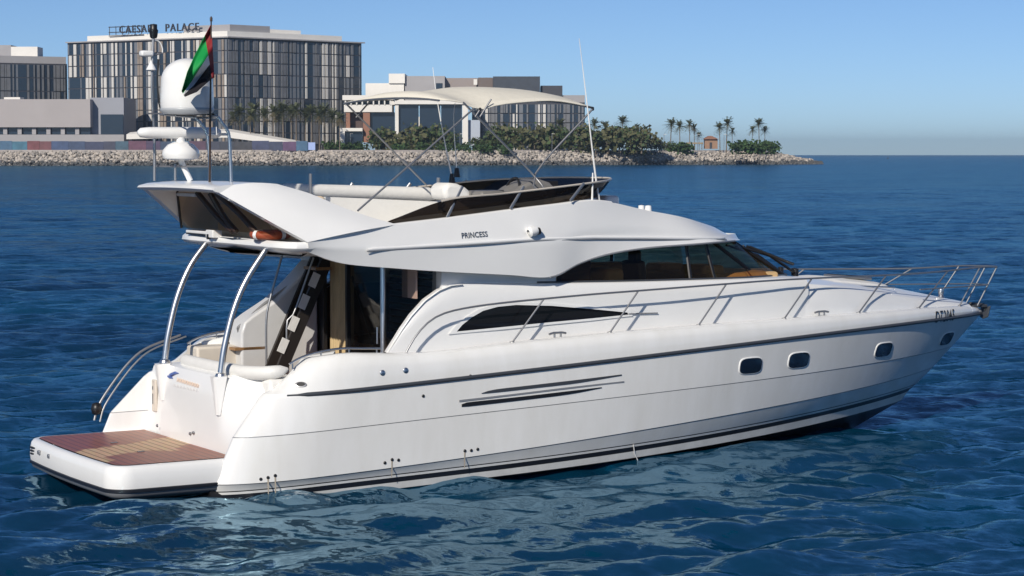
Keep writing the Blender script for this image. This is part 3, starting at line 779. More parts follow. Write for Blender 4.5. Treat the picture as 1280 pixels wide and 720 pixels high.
# saloon interior and aft doors
b = MB()
b.face([(2.75, -1.7, 1.36), (10, -1.3, 1.36), (10, 1.3, 1.36), (2.75, 1.7, 1.36)])
b.quadgrid([[(2.8, 1.66, 1.36), (9.5, 1.35, 1.36)], [(2.8, 1.70, 2.64), (9.5, 1.36, 2.62)]]); b.quadgrid([[(3.4, -1.66, 1.36), (9.5, -1.35, 1.36)], [(3.4, -1.68, 2.64), (9.5, -1.36, 2.62)]])
b.build('saloon_lining', INTW, Y)
b = MB(); b.box((9.5, 0, 2.62), (1.5, 2.0, .3)); b.box((9.0, -.5, 2.80), (.45, .7, .2)); b.box((9.0, .6, 2.8), (.5, .5, .16)); b.build('dashboard', INTB, Y, bevel=.06)
b = MB(); b.box((7.2, 1.0, 2.45), (2.4, .35, .9)); b.box((6.75, -1.0, 2.45), (.35, .6, .95)); b.box((7.2, .2, 2.5), (.45, .6, .9)); b.build('saloon_sofa', INTB, Y, bevel=.08)
b = MB(); b.box((5.95, -1.3, 2.75), (.55, .12, .8)); b.build('window_blind', INTW, Y)
b = MB(); b.box((7.6, -.75, 2.30), (.55, .55, .5)); b.box((7.48, -.75, 2.72), (.16, .52, .6), M=Matrix.Rotation(RAD(-8), 3, 'Y')); b.box((7.47, -.75, 3.08), (.13, .26, .22)); b.build('helm_chair', BLACK, Y, bevel=.05)
b = MB(); b.box((5.3, 0, 3.30), (5.6, 3.1, .05)); b.build('saloon_ceiling', CREAM, Y)
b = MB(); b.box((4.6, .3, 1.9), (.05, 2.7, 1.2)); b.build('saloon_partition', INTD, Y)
UB = 2.66
def bulk(v0, v1, z0, z1, m, nm, par, th=.04, u=UB): 
    b = MB(); b.box((u, (v0 + v1) / 2, (z0 + z1) / 2), (th, abs(v1 - v0), z1 - z0)); return b.build(nm, m, par)
aft = bulk(1.72, 1.32, .96, 3.2, GEL, 'aft_bulkhead', Y)
bulk(1.32, .92, .98, 3.15, BLACK, 'door_frame', aft)
bulk(.92, .86, .98, 3.15, BLACK, 'door_frame', aft, .06)
b = MB(); rows = []
for z in np.linspace(.98, 3.1, 6): rows.append([(UB + .10 + .025 * sin(k * 1.15), .90 - k * .018, z) for k in range(46)])
b.quadgrid(rows); b.build('curtain', CURT, aft, smooth=60)
bulk(.05, -1.14, .98, 3.15, DOORG, 'door_pane', aft, .012, UB + .03)
bulk(.09, .02, .98, 3.15, BLACK, 'door_frame', aft, .06)
b = MB(); b.tube([(UB - .03, -1.20, .96), (UB - .03, -1.20, 3.15)], .045, 12); b.build('door_post', STEEL, aft, smooth=60)
b = MB(); b.tube([(UB - .09, -1.12, 1.9), (UB - .09, -1.12, 2.15)], .014, 8); b.build('door_handle', STEEL, aft)
b = MB(); b.face([(UB, -1.24, .98), (3.34, -1.66, .98), (3.34, -1.66, 3.2), (UB, -1.24, 3.2)]); b.build('corner_pane', DOORG, aft)
b = MB(); b.box(bu(512, 354, 2.95), (.03, .44, .44)); WAL = mat('walnut', (0.50, 0.34, 0.27), .4, var=.2); b.build('notice_board', WAL, Y)
b = MB(); b.box((3.3, -1.0, 1.60), (.5, .6, .5)); b.build('galley_cabinet', WAL, Y)
b = MB(); rows = []
for k in range(12): b.box((4.2, .3, 1.7 + k * .11), (.03, 2.6, .07), M=Matrix.Rotation(RAD(20), 3, 'Y'))
b.build('louvre_blind', mat('blind_dark', (.05, .05, .055), .5), Y)
b = MB(); b.box((3.35, .1, 1.78), (.9, .9, .05)); b.box((3.35, .1, 1.55), (.1, .1, .4)); b.build('saloon_table', TEAKP, Y)
b = MB(); b.tube([bv(440, 345, 0), bv(452, 385, -.05), bv(470, 442, -.2)], .02, 6); b.build('door_brace', BLACK, aft)

# stair to the flybridge, moulded housing with dark stringer and teak treads
b = MB()
prof = [(1.30, .95), (1.30, 1.95), (1.36, 2.12), (1.50, 2.22), (1.9, 2.45), (2.25, 2.75), (2.55, 3.05), (2.62, 3.05), (2.62, .95)]
for v0, v1 in ((1.05, 1.55),):
    b.prism([(u, v0, z) for u, z in prof], (0, v1 - v0, 0))
stair = b.build('flybridge_stair', mat('silver_moulding', (0.62, 0.62, 0.62), .3, var=.08, vscale=3), Y, bevel=.05)
STRG = mat('stringer_black', (.022, .018, .016), .45)
b = MB(); b.prism([(1.52, .60, 1.05), (1.72, .60, 1.05), (2.62, .60, 2.95), (2.62, .60, 3.15), (2.5, .60, 3.15)], (0, .06, 0)); b.build('stringer', STRG, stair)
b = MB(); b.prism([(1.52, .99, 1.05), (1.72, .99, 1.05), (2.62, .99, 2.95), (2.62, .99, 3.15), (2.5, .99, 3.15)], (0, .06, 0)); b.build('stringer', STRG, stair)
for k in range(6):
    u, z = 1.60 + k * .18, 1.28 + k * .335
    if k in (0, 5): b = MB(); b.box((u, .80, z), (.28, .44, .045)); b.build('tread', TEAKP if k in (0, 5) else DKBROWN, stair)
    if 0 < k < 5:
        b = MB(); b.box((u + .02, .585, z + .16), (.13, .012, .23), M=Matrix.Rotation(RAD(25), 3, 'Y')); b.build('riser_panel', WHITEV, stair)
for pl in (((353, 318), (338, 372), (333, 400), (333, 455)), ((392, 322), (368, 390), (359, 402), (359, 455))):
    b = MB(); b.tube(spl([bv(x, y, .62) for x, y in pl], 14), .018, 8); b.build('handrail', STEELM, stair, smooth=50)
b = MB(); b.tube([bv(297, 410, 1.2), bv(330, 380, 1.2), bv(360, 358, 1.2)], .022, 8); b.tube([bv(297, 410, 1.2), bv(308, 452, 1.2)], .02, 6); b.build('side_stay', STEELM, Y, smooth=50)
b = MB(); p = bv(306, 434, 1.3); b.box(p, (.55, .5, .045)); b.build('cockpit_table', TEAKP, Y)
b = MB(); b.box((1.0, 1.5, 1.35), (.7, .45, .8)); b.build('cockpit_locker', CREAM, Y, bevel=.04)

# ================================================================== YACHT: FLYBRIDGE
A_ = [(.98, 2.08, 3.36), (1.54, 2.06, 3.18), (2.45, 2.04, 3.08), (3.25, 2.02, 3.01), (4.35, 1.99, 2.93), (5.12, 1.94, 2.875), (5.72, 1.85, 3.07), (6.3, 1.81, 3.20), (7.08, 1.75, 3.275), (7.98, 1.66, 3.305), (8.6, 1.5, 3.32), (9.25, 1.08, 3.315), (9.75, .55, 3.30), (9.92, 0, 3.29)]
D_ = [(.95, 2.15, 3.49), (1.54, 2.07, 3.60), (2.3, 1.98, 3.70), (3.36, 1.92, 3.79), (4.61, 1.88, 3.91), (5.3, 1.85, 3.97), (5.9, 1.80, 4.02), (6.4, 1.72, 3.99), (7.1, 1.58, 3.865), (7.9, 1.40, 3.745), (8.5, 1.15, 3.63), (9.05, .78, 3.53), (9.35, .38, 3.48), (9.45, 0, 3.46)]
NB = 80
Aa = spl(A_, NB); Dd = spl(D_, NB)
Aa = resamp(A_, 7); Dd = resamp(D_, 7)
STEPW = ip([(.9, 3.42), (1.89, 3.37), (3.28, 3.41), (4.66, 3.455), (5.95, 3.46), (7.0, 3.43), (7.92, 3.395), (8.7, 3.375), (10, 3.36)])
def shell_rows():
    n = len(Aa); rows = []
    for f in np.linspace(0, 1, 13):
        row = []
        for a, d in zip(Aa, Dd):
            p = a.lerp(d, f); p.y += float(np.interp(f, [0, .5, .62, 1], [0, 1, .8, 0])) * np.interp(p.x, [0, 1.0, 2.4, 5, 6.5, 9.9], [.02, .02, .06, .06, .04, .0]); row.append(p)
        rows.append(row)
    return rows
SR = shell_rows()
fb = MB()
for s in (-1, 1):
    rows = [[side(p, s) for p in r] for r in SR]
    # bottom return
    rows.insert(0, [side((p.x, max(0, p.y - .14), p.z + .10), s) for p in Aa])
    rows.insert(1, [side((p.x, max(0, p.y - .04), p.z - .005), s) for p in Aa])
    kk = next(i for i, p in enumerate(Dd) if p.x > 6.35)
    fb.quadgrid(rows)
    # coaming lip and inside of the flybridge
    e = Dd[:kk + 1]
    fb.quadgrid([[side(p, s) for p in e], [side((p.x, p.y - .03, p.z + .02), s) for p in e], [side((p.x, p.y - .12, p.z + .02), s) for p in e], [side((p.x, p.y - .16, p.z - .02), s) for p in e], [side((p.x, p.y - .2, 3.44), s) for p in e]])
# roof ahead of the flybridge
kk = next(i for i, p in enumerate(Dd) if p.x > 6.35)
secs = []
for p in Dd[kk:]:
    cr = float(np.interp(p.x, [6.35, 7.1, 7.9, 8.5, 9.45], [.05, .06, .07, .07, .0]))
    secs.append([(p.x + (.0), p.y * t, p.z + cr * (1 - t * t)) for t in np.linspace(-1, 1, 21)])
fb.quadgrid(secs)
p = Dd[kk]
fb.quadgrid([secs[0], [(x, y * .95, 3.44) for x, y, z in secs[0]]])
fb.quadgrid([[(u, -1.9 if u < 5 else -1.6, 3.445) for u in (.75, 3, 6.36)], [(u, 1.9 if u < 5 else 1.6, 3.445) for u in (.75, 3, 6.36)]])
shell = fb.build('flybridge_moulding', GEL, Y, smooth=32, weld=True)
for s in (-1, 1):
    b = MB(); b.tube([side((p.x, p.y + .004, p.z - .006), s) for p in Aa if 5.1 < p.x < 9.3], .016, 6); b.build('window_brow', GREYLINE, shell, smooth=60)
# bright step moulding along the side, the shade under its lip drawn as a grey strip
for s in (-1, 1):
    pts = []; pts2 = []
    for u in np.linspace(1.9, 8.9, 70):
        wz = STEPW(u)
        # locate on shell: search f on the station nearest in u
        best = None
        for j in range(len(Aa)):
            for f in (0.0, .1, .2, .3, .4, .5, .6, .7):
                pass
        pts.append((u, wz))
    def shell_v(u, wz):
        bestd, bv_ = 9, 1.9
        for r in SR:
            for q in r:
                d = (q.x - u) ** 2 + (q.z - wz) ** 2
                if d < bestd: bestd, bv_ = d, q.y
        return bv_
    vs = np.array([shell_v(u, z) for u, z in pts]); us_ = np.array([u for u, z in pts])
    vs = np.polyval(np.polyfit(us_, vs, 5), us_)
    b = MB(); b.tube([(u, s * (v + .004), z) for (u, z), v in zip(pts, vs)], [.006] + [.026] * 68 + [.006], 8, flat=.7); b.build('side_moulding', GEL, shell, smooth=60)
    b = MB(); b.tube([(u, s * (v + .012), z - .026) for (u, z), v in zip(pts, vs)], .008, 6); b.build('lip_shade_line', GREYLINE, shell, smooth=60)
STV = list(zip([u for u, z in pts], vs))
def shell_pt(px, py, off):
    v = -2.0
    for i in range(25):
        p = bv(px, py, v); v = .5 * v - .5 * (shell_v(p.x, p.z) + off)
    return bv(px, py, v)
p0 = shell_pt(573, 295.5, .03); p1 = shell_pt(615, 292.5, .03)
M = frame(p0.lerp(p1, .5), p1 - p0, (0, .15, 1)); M.translation += Vector((0, -.02, 0))
lt = text_mesh('lettering', 'PRINCESS', .115, mat('letter_navy', (0.05, 0.09, 0.16), .4), shell, M, .002, .002, (p1 - p0).length / .60 * .92, 1.05)
xz = np.array([[q.x, q.z] for r in SR for q in r if p0.x - .5 < q.x < p1.x + .5 and abs(q.z - p0.z) < .25]); yy_ = np.array([q.y for r in SR for q in r if p0.x - .5 < q.x < p1.x + .5 and abs(q.z - p0.z) < .25])
co_ = np.linalg.lstsq(np.c_[xz, np.ones(len(xz))], yy_, rcond=None)[0]
for v_ in lt.data.vertices: v_.co.y = -(v_.co.x * co_[0] + v_.co.z * co_[1] + co_[2] + .012)
# searchlight on the side, deck light, horns, lamp box on the roof
b = MB(); p = shell_pt(665, 289, .04); b.lathe(p + Vector((0, -.02, 0)), [(0, .08), (.065, .07), (.08, .02), (.08, -.05), (.04, -.08)], 16, axis=Matrix.Rotation(RAD(80), 3, 'Y')); lamp = b.build('side_lamp', GEL, shell, smooth=50)
b = MB(); b.lathe(p + Vector((.10, -.02, 0)), [(0, .03), (.055, .02), (.055, -.04)], 14, axis=Matrix.Rotation(RAD(80), 3, 'Y')); b.build('lens', BLACK, lamp, smooth=50)
b = MB(); p = bv(758, 254, -.6); b.box(p, (.28, .40, .26)); b.build('roof_box', GEL, shell, bevel=.06)
b = MB(); p = bv(806, 263, -.2)
for k in (-.05, .05): b.lathe(p + Vector((0, k * 2, 0)), [(0, .09), (.05, .08), (.06, .0), (.05, -.05)], 12)
b.build('horn', GEL, shell, smooth=50)
# aft overhang slab
b = MB(); pl = [(.72, 0), (.70, .8), (.68, 1.5), (.70, 1.95), (.80, 2.10), (1.0, 2.12), (2.6, 2.0)]
full = [(x, -y) for x, y in pl[::-1]] + [(x, y) for x, y in pl[1:]]
def sl(z, d): return [(x + d * (1 if x < .9 else .2), y * (1 - d / 2.1), z) for x, y in full]
b.quadgrid([sl(3.49, .1), sl(3.50, .03), sl(3.47, 0), sl(3.41, -.01), sl(3.37, .02), sl(3.33, .16), sl(3.27, .5)])
b.quadgrid([sl(3.27, .5), [(x, 0, 3.27) for x, y in full]]); b.quadgrid([sl(3.49, .1), [(x, 0, 3.49) for x, y in full]])
slab = b.build('aft_overhang', GEL, shell, smooth=40)
b = MB(); b.box((.71, 1.25, 3.54), (.10, .95, .05)); b.box((.69, .66, 3.535), (.16, .28, .12)); b.build('awning_case', GEL, slab, bevel=.015)
b = MB(); b.box((.67, 1.25, 3.51), (.05, .85, .02)); b.box((.62, .70, 3.49), (.05, .05, .08)); b.build('track', BLACK, slab)
# radar arch: two raked legs and the bridge between
def arch_leg(s):
    aft_e = spl([(-.20, 1.45, 4.25), (.15, 1.66, 4.02), (.55, 1.93, 3.75), (.95, 2.15, 3.50)], 16)
    top_e = spl([(.78, 1.48, 4.32), (1.25, 1.58, 4.18), (1.66, 1.70, 4.0), (2.05, 1.82, 3.85), (2.48, 1.96, 3.72)], 16)
    b = MB(); rows = []
    for f in np.linspace(0, 1, 9):
        r = []
        for i, (a, c) in enumerate(zip(aft_e, top_e)):
            q = a.lerp(c, f); q.y += .05 * sin(pi * f); q.z += .05 * sin(pi * f) * (1 - i / 15 * .6); r.append(side(q, s))
        rows.append(r)
    inner = []
    for f in np.linspace(1, 0, 5):
        r = []
        for a, c in zip(aft_e, top_e):
            q = a.lerp(c, f); q.y -= .16; q.z -= .03; q.x += .05 * (1 - f); r.append(side(q, s))
        inner.append(r)
    b.quadgrid(rows + inner + [rows[0]]); return b
for s in (-1, 1): arch_leg(s).build('radar_arch_leg', GEL, shell, smooth=40, weld=True)
b = MB(); rows = []
pf = [(-.22, 4.255), (-.19, 4.285), (-.05, 4.32), (.3, 4.345), (.6, 4.345), (.76, 4.325), (.80, 4.28), (.72, 4.21), (.3, 4.19), (-.05, 4.20), (-.2, 4.235)]
for v in np.linspace(-1.50, 1.50, 15):
    k = (v / 1.5) ** 2
    rows.append([(u - .0 * k, v, z - .015 * k) for u, z in pf])
b.quadgrid(rows, closed=True); b.face(rows[0]); b.face(rows[-1])
arch = b.build('radar_arch', GEL, Y, smooth=50, weld=True)
# smoked curtain between the arch legs, with dark tubes
cp_ = [(.38, 1.36, 4.17), (.62, 1.80, 3.60), (.62, -1.80, 3.60), (.38, -1.36, 4.17)]
b = MB(); b.face(cp_); cur = b.build('clear_curtain', glass('smoked_vinyl', (.86, .68, .48), .03, (.05, .035, .022), .82), Y)
for q in ([cp_[0], cp_[1]], [(.38, .55, 4.17), (.55, .15, 3.8), (.63, -.2, 3.60)], [(.38, -.2, 4.17), (.5, -.7, 3.9), (.63, -1.1, 3.6)], [(.38, .05, 4.17), (.55, -.1, 3.8), (.63, -.35, 3.6)]):
    b = MB(); b.tube(spl(q, 10), .045 if len(q) > 2 else .02, 8); b.build('tube', DKBROWN if len(q) > 2 else BLACK, cur, smooth=60)
b = MB(); b.tube([(.37, 1.3, 4.13), (.37, .55, 4.13)], .03, 8); b.build('roll', GEL, cur, smooth=60)
b = MB(); b.box((1.3, .1, 3.72), (.5, 2.6, .5)); b.box((1.62, .1, 3.98), (.16, 2.6, .3)); b.build('aft_settee', mat('settee_tan', (.80, .63, .43), .6, var=.2), Y, bevel=.06)
# side settee: white backrest inside the port coaming
b = MB(); b.tube(spl([bv(350, 238, 1.35), bv(388, 239, 1.45), bv(470, 241, 1.55), bv(544, 243, 1.55)], 24), [.08] + [.115] * 22 + [.085], 14, flat=.8)
st = b.build('settee', WHITEV, Y, smooth=60)
b = MB(); q = spl([bv(350, 244, 1.25), bv(430, 247, 1.35), bv(545, 252, 1.4)], 14); b.quadgrid([[p + Vector((0, -.05, .0)) for p in q], [Vector((p.x, p.y - .10, 3.62)) for p in q], [Vector((p.x, p.y - .6, 3.60)) for p in q]]); b.build('backrest', WHITEV, st, smooth=30)
b = MB(); b.tube([bv(388, 247, .9), bv(388, 217, .9)], .025, 8); b.tube([bv(548, 247, 1.0), bv(548, 222, 1.0)], .03, 8); b.build('post', STEELM, st)
# helm seat and console
b = MB(); pr = [(557, 250), (555, 238), (557, 231), (563, 228.5), (573, 229.5), (583, 234), (591, 241), (594, 250)]
pts_ = [bv(x, y, -.35) for x, y in pr]; b.prism(pts_, (0, .5, 0)); b.build('helm_seat', WHITEV, Y, bevel=.07)
b = MB(); pr = [(602, 252), (602, 239), (625, 238), (640, 241), (650, 234), (664, 227), (676, 224), (688, 228), (696, 236), (696, 250)]
pts_ = [bv(x, y, -.75) for x, y in pr]; b.prism(pts_, (0, .6, 0)); con = b.build('helm_console', mat('console_grey', (.22, .21, .20), .5, var=.3), Y, bevel=.05)
b = MB(); c = bv(640, 238, -.45); b.tube([c + Vector((.06 * sin(a), .2 * cos(a), .2 * sin(a))) for a in np.linspace(0, 2 * pi, 22)], .02, 8); b.build('wheel', BLACK, con, smooth=60)
b = MB(); b.box(bv(655, 235, -.5), (.22, .3, .14)); b.build('cover_roll', mat('rust_canvas', (.30, .13, .08), .8, var=.3), con, bevel=.04)
b = MB(); b.box(bv(685, 229, -.6), (.35, .06, .08)); b.box(bv(612, 240, -.4), (.3, .4, .06)); b.build('instrument', BLACK, con, bevel=.01)
# smoked wind deflector right round the front of the flybridge
base = [(2.25, 1.86, 3.72), (3.3, 1.80, 3.80), (4.3, 1.77, 3.89), (5.2, 1.72, 3.975), (5.85, 1.58, 4.03), (6.4, 1.2, 4.05), (6.75, .6, 4.065), (6.85, 0, 4.07)]
topc = [(2.40, 1.88, 3.78), (3.35, 1.88, 4.07), (4.3, 1.87, 4.15), (5.3, 1.83, 4.24), (6.1, 1.70, 4.31), (6.62, 1.3, 4.34), (7.0, .7, 4.36), (7.15, 0, 4.36)]
bb = spl(base, 40); tt = spl(topc, 40)
bb = bb + mir(bb[::-1])[1:]; tt = tt + mir(tt[::-1])[1:]
b = MB(); b.quadgrid([bb, [p.lerp(q, .5) + Vector((0, .03 * (1 if p.y > 0 else -1), 0)) for p, q in zip(bb, tt)], tt]); scr = b.build('wind_deflector', SMOKE, Y, smooth=60)
b = MB(); b.quadgrid([[p + Vector((0, 0, .004)) for p in bb[18:-18]], [Vector((p.x + .03, p.y * 1.02, p.z - .32)) for p in bb[18:-18]]]); b.build('screen_cowl', GEL, Y, smooth=60)
b = MB(); b.tube(tt[6:-6], .016, 6); b.build('edge_trim', mat('trim_champagne', (.55, .50, .44), .4), scr, smooth=60)
for (x0, y0), (x1, y1) in (((559, 272), (578, 233)), ((638, 261), (655, 233)), ((713, 251), (730, 229))):
    for s in (-1, 1):
        p = bv(x0, y0, -1.88); q = bv(x1, y1, -1.84); b = MB(); b.tube([side((p.x, -p.y, p.z), s), side((q.x, -q.y, q.z), s)], .026, 6, flat=.5); b.build('bracket', STEELM, scr, smooth=60)

# ================================================================== BIMINI
H = 1.2
corners = {'pa': bv(430, 128, H), 'pf': bv(650, 122, H), 'sa': bv(556, 124, -H), 'sf': bv(741, 133, -H), 'sm': bv(600, 137, -H)}
canopy = MB(); rows = []
# across at each station: port edge -> crown -> starboard edge
stn = [0, .12, .3, .45, .62, .8, .92, 1.0]
pe = spl([bv(430, 128, H), bv(500, 123, H), bv(560, 121, H), bv(650, 125, H)], 8)
se = spl([bv(549, 124, -H), bv(576, 127.5, -H), bv(600, 136.5, -H), bv(625, 130.5, -H), bv(664, 126.5, -H), bv(698, 126, -H), bv(741, 133.5, -H)], 15)
pe = spl([tuple(p) for p in pe], 15)
for i in range(15):
    f = i / 14; row = []
    crown = .21 - .08 * abs(f - .45) * 2 - (.08 if i in (0, 14) else 0)
    for t in np.linspace(0, 1, 17):
        q = pe[i].lerp(se[i], t); q.z += crown * (1 - abs(2 * t - 1) ** 2.2); row.append(q)
    rows.append(row)
canopy.quadgrid(rows)
bim = tag(empty('bimini'), None); bim.parent = Y
canopy.build('canopy', CANVAS, bim, smooth=60, solid=.012)
def pole(pts, r=.016): 
    b = MB(); b.tube(spl(pts, 10) if len(pts) > 2 else pts, r, 8); b.build('pole', STEELM, bim, smooth=60)
sb1 = bv(668, 220, -H); sb1b = Vector((sb1.x, -1.72, 4.02))
pole([sb1b, sb1, bv(579, 128, -H)]); pole([sb1b, sb1, bv(741, 136, -H)])
sb2 = bv(484, 231, -1.35); pole([sb2 + (sb2 - bv(592, 136, -H)) * .33, bv(592, 136, -H)])
pb = bv(512, 210, H); pole([bv(434, 131, H), pb, pb + (pb - bv(434, 131, H)) * .28])
pole([bv(445, 147, H), bv(463, 126, H)], .014); pole([bv(600, 146, -H), bv(614, 124, -H)], .014); pole([bv(594, 146, -H), bv(600, 137, -H)], .014)
pole([pb + Vector((-.06, 0, .06)), bv(503, 200, H)], .03)
for i in (0, 4, 9, 14):
    pole([p - Vector((0, 0, .02)) for p in rows[i]], .016)
for q in (bv(741, 136, -H), bv(668, 220, -H), bv(600, 137, -H)):
    b = MB(); b.lathe(q, [(0, .035), (.022, .02), (.022, -.02), (0, -.035)], 8); b.build('joint', BLACK, bim)
# whip aerials
def aerial(pts, r0, r1):
    P = spl(pts, 12); b = MB(); b.tube(P, [r0 + (r1 - r0) * i / 11 for i in range(12)], 6); a = b.build('whip_aerial', GEL, Y, smooth=60)
    b = MB(); b.lathe(P[0], [(0, .06), (.035, .05), (.05, -.04), (.06, -.10)], 10); b.build('mount', BLACK, a)
aerial([bv(753, 272, -1.55), bv(745, 225, -1.55), bv(735, 140, -1.55), bv(724, 48, -1.55)], .019, .005)
aerial([bv(740, 257, -1.7), bv(741, 216, -1.7)], .02, .012)
aerial([bv(565, 221, 1.6), bv(556, 178, 1.6), bv(546, 122, 1.6), bv(541, 84, 1.6)], .016, .005)
aerial([bv(571, 214, 1.3), bv(567, 150, 1.3), bv(569, 128, 1.3)], .012, .006)

# ================================================================== ARCH FURNITURE
# satellite dome on its frame
c = bv(234, 140, -.05); Rd = bv(267, 140, -.05); r = (Vector((Rd.x, Rd.y, 0)) - Vector((c.x, c.y, 0))).length * .80
zt = bv(234, 73, -.05).z; z0 = bv(234, 141, -.05).z
r = 32.5 / FPX * (c + Vector((0, 0, 0))).length * 0 + 32.5 / FPX * 32.4
b = MB(); hgt = zt - z0
prof = [(0, hgt)] + [(r * .96 * sin(a), hgt - r * .86 * (1 - cos(a))) for a in np.linspace(.15, pi / 2, 12)] + [(r * .99, hgt * .3), (r, .12), (r * .98, .07)]
b.lathe((c.x, c.y, z0), prof, 40); b.lathe((c.x, c.y, z0), [(r * .98, .07), (r * 1.0, .06), (r * 1.0, .03), (r * .9, -.02), (0, -.03)], 40, 1)
dome = b.build('satellite_dome', [GEL, mat('dome_base', (.42, .44, .46), .4)], Y, smooth=40)
# framework
def bar(name, pts, r, m, par=None, n=None):
    b = MB(); b.tube(spl(pts, n or 12) if len(pts) > 2 else pts, r, 8); return b.build(name, m, par or Y, smooth=60)
frm_o = bar('equipment_frame', [bv(198, 74, .1), bv(197, 100, .1), bv(199, 130, .1), bv(205, 140, .1), bv(215, 143, .1), bv(268, 143, -.35)], .016, BLACK, Y, 24)
for pl, v in (((244, 146), (252, 156), (259, 168), (262, 200), (262, 231)), -.05), (((272, 146), (279, 156), (286, 168), (288, 200), (289, 231)), -.75):
    bar('rail_post', [bv(x, y, v) for x, y in pl], .026, STEEL, frm_o, 16)
bar('rail_post', [bv(259, 168, -.05), bv(286, 168, -.75)], .02, STEEL, frm_o)
bar('rail_post', [bv(270, 143, -.35), bv(271, 169, -.4)], .016, STEELM, frm_o)
bar('rail_post', [bv(205, 143, .1), bv(250, 147, -.05), bv(274, 147, -.75)], .02, STEELM, frm_o)
bar('rail_post', [bv(200, 143, .9), bv(235, 146, .1)], .016, STEELM, frm_o)
mast = bar('light_mast', [bv(193, 226, 1.1), bv(193, 170, 1.1), bv(190, 110, 1.0), bv(192, 40, 1.0)], .022, STEELM)
bar('crosstree', [bv(180, 71, 1.0), bv(196, 68, 1.0), bv(204, 66, 1.0)], .012, STEELM, mast)
bar('crosstree', [bv(184, 142, 1.0), bv(204, 142, 1.0)], .012, STEELM, mast)
bar('hoop', [bv(191, 50, 1.0), bv(199, 52, 1.0), bv(203, 60, 1.0), bv(203, 67, 1.0)], .010, GEL, mast)
b = MB(); b.lathe(bv(192, 38, 1.0), [(0, .1), (.055, .09), (.055, .02), (.07, 0), (.055, -.1), (.04, -.12), (0, -.12)], 14); b.build('lantern', BLACK, mast, smooth=40)
b = MB(); b.box(bv(183, 67, 1.0), (.2, .14, .09)); b.build('camera_unit', GEL, mast, bevel=.03)
b = MB(); b.lathe(bv(189, 84, 1.0), [(0, .12), (.03, .06), (.08, -.04), (.05, -.06)], 14); b.build('bell', GEL, mast, smooth=50)
for px, vv in ((193, 1.25), (219, .85)): bar('arch_rail', [bv(px, 226, vv), bv(px, 172 if px < 200 else 205, vv)], .02, STEELM)
bar('arch_rail', [bv(193, 208, 1.25), bv(219, 208, .85), bv(262, 208, -.05)], .012, STEELM)
# open array radar on its pedestal
rp = bv(226, 190, .75)
b = MB(); b.lathe(rp, [(0, .16), (.10, .155), (.2, .11), (.27, .03), (.285, -.04), (.26, -.10), (.1, -.13), (0, -.13)], 28); b.lathe(rp, [(0, .26), (.06, .25), (.07, .14)], 14); rad = b.build('radar_pedestal', GEL, Y, smooth=50)
bar('stalk', [rp + Vector((0, 0, -.12)), bv(228, 205, .75), bv(238, 226, .7)], .045, GEL, rad)
a0, a1 = bv(178, 165, .75), bv(222, 165.5, .75)
ax = Matrix.Rotation(RAD(0), 3, 'Z')
b = MB(); mid = Vector((rp.x, rp.y, bv(226, 166, .75).z)); dirv = Vector((-1, .12, 0)).normalized()
b.tube([mid + dirv * t for t in (-.62, -.56, 0, .50, .62, .66)], [.05, .085, .09, .085, .07, .03], 12, flat=1.1); b.build('scanner', GEL, rad, smooth=50)

# ================================================================== GUARD RAILS
TOP = [((505, 446), 0), ((517, 424), 0), ((533, 405), 0), ((552, 393), 0), ((580, 385.5), 0), ((625, 379), 0), ((680, 373.5), 0), ((740, 368), 0), ((798, 363.5), 0), ((850, 359.5), 0), ((908, 355), 0), ((960, 351), 0), ((1015, 348), 0), ((1060, 346), 0), ((1108, 344), 0), ((1150, 341.5), 0), ((1185, 338.5), 0), ((1225, 334), 0)]
def gun_v(u): return bk(2.13, 15.58, 2.3, min(u, 15.5))
def railp(px, py):
    v = -2.0
    for i in range(25):
        p = bv(px, py, v); v = -max(.28, gun_v(p.x) - .03)
    return bv(px, py, v)
top = [railp(*q) for q, _ in TOP]; tip = bv(1246, 333.5, -.15)
STN = [((640, 428), (680, 373.5)), ((762, 414.5), (798, 363.5)), ((873, 404.5), (908, 355)), ((980, 397), (1015, 348)), ((1073, 392), (1108, 344)), ((1148, 386.5), (1185, 338.5)), ((1199, 380), (1225, 334))]
for s in (-1, 1):
    def S(p): return Vector((p.x, -p.y if s > 0 else p.y, p.z))
    b = MB(); b.tube(spl([S(p) for p in top] + [S(tip)], 90), .0155, 8); rl = b.build('guard_rail', STEELM, Y, smooth=60)
    for (q0, q1) in STN:
        p1 = railp(*q1)
        v = -2
        for i in range(20):
            p0 = bv(*q0, v); v = -max(.12, gun_v(p0.x))
        p0 = bv(*q0, v)
        p0.z = W_GUN(min(p0.x, 15.6)) - .01
        b = MB(); b.tube([S(p0), S(p1)], .014, 8); st_ = b.build('stanchion', STEELM, rl, smooth=60)
        b = MB(); b.lathe(S(p0), [(0, .03), (.035, .02), (.045, 0)], 10); b.build('foot', STEELM, st_)
    b = MB(); b.tube([S(Vector((15.5, -.16, 1.95))), S(tip)], .014, 8); b.tube([S(railp(1150, 362)), S(bv(1236, 356, -.2))], .012, 8); b.build('pulpit_stay', STEELM, rl, smooth=60)
b = MB(); b.tube([tip, Vector((tip.x, -tip.y, tip.z))], .019, 8); b.tube([bv(1236, 356, -.2), bv(1236, 356, -.2) * 1 + Vector((0, .4, 0))], .013, 8); b.build('pulpit', STEELM, Y, smooth=60)
b = MB(); b.lathe((14.75, 0, 2.12), [(0, .16), (.05, .155), (.06, .1), (.04, .05), (.07, .0)], 14); b.build('windlass', STEEL, Y, smooth=50)
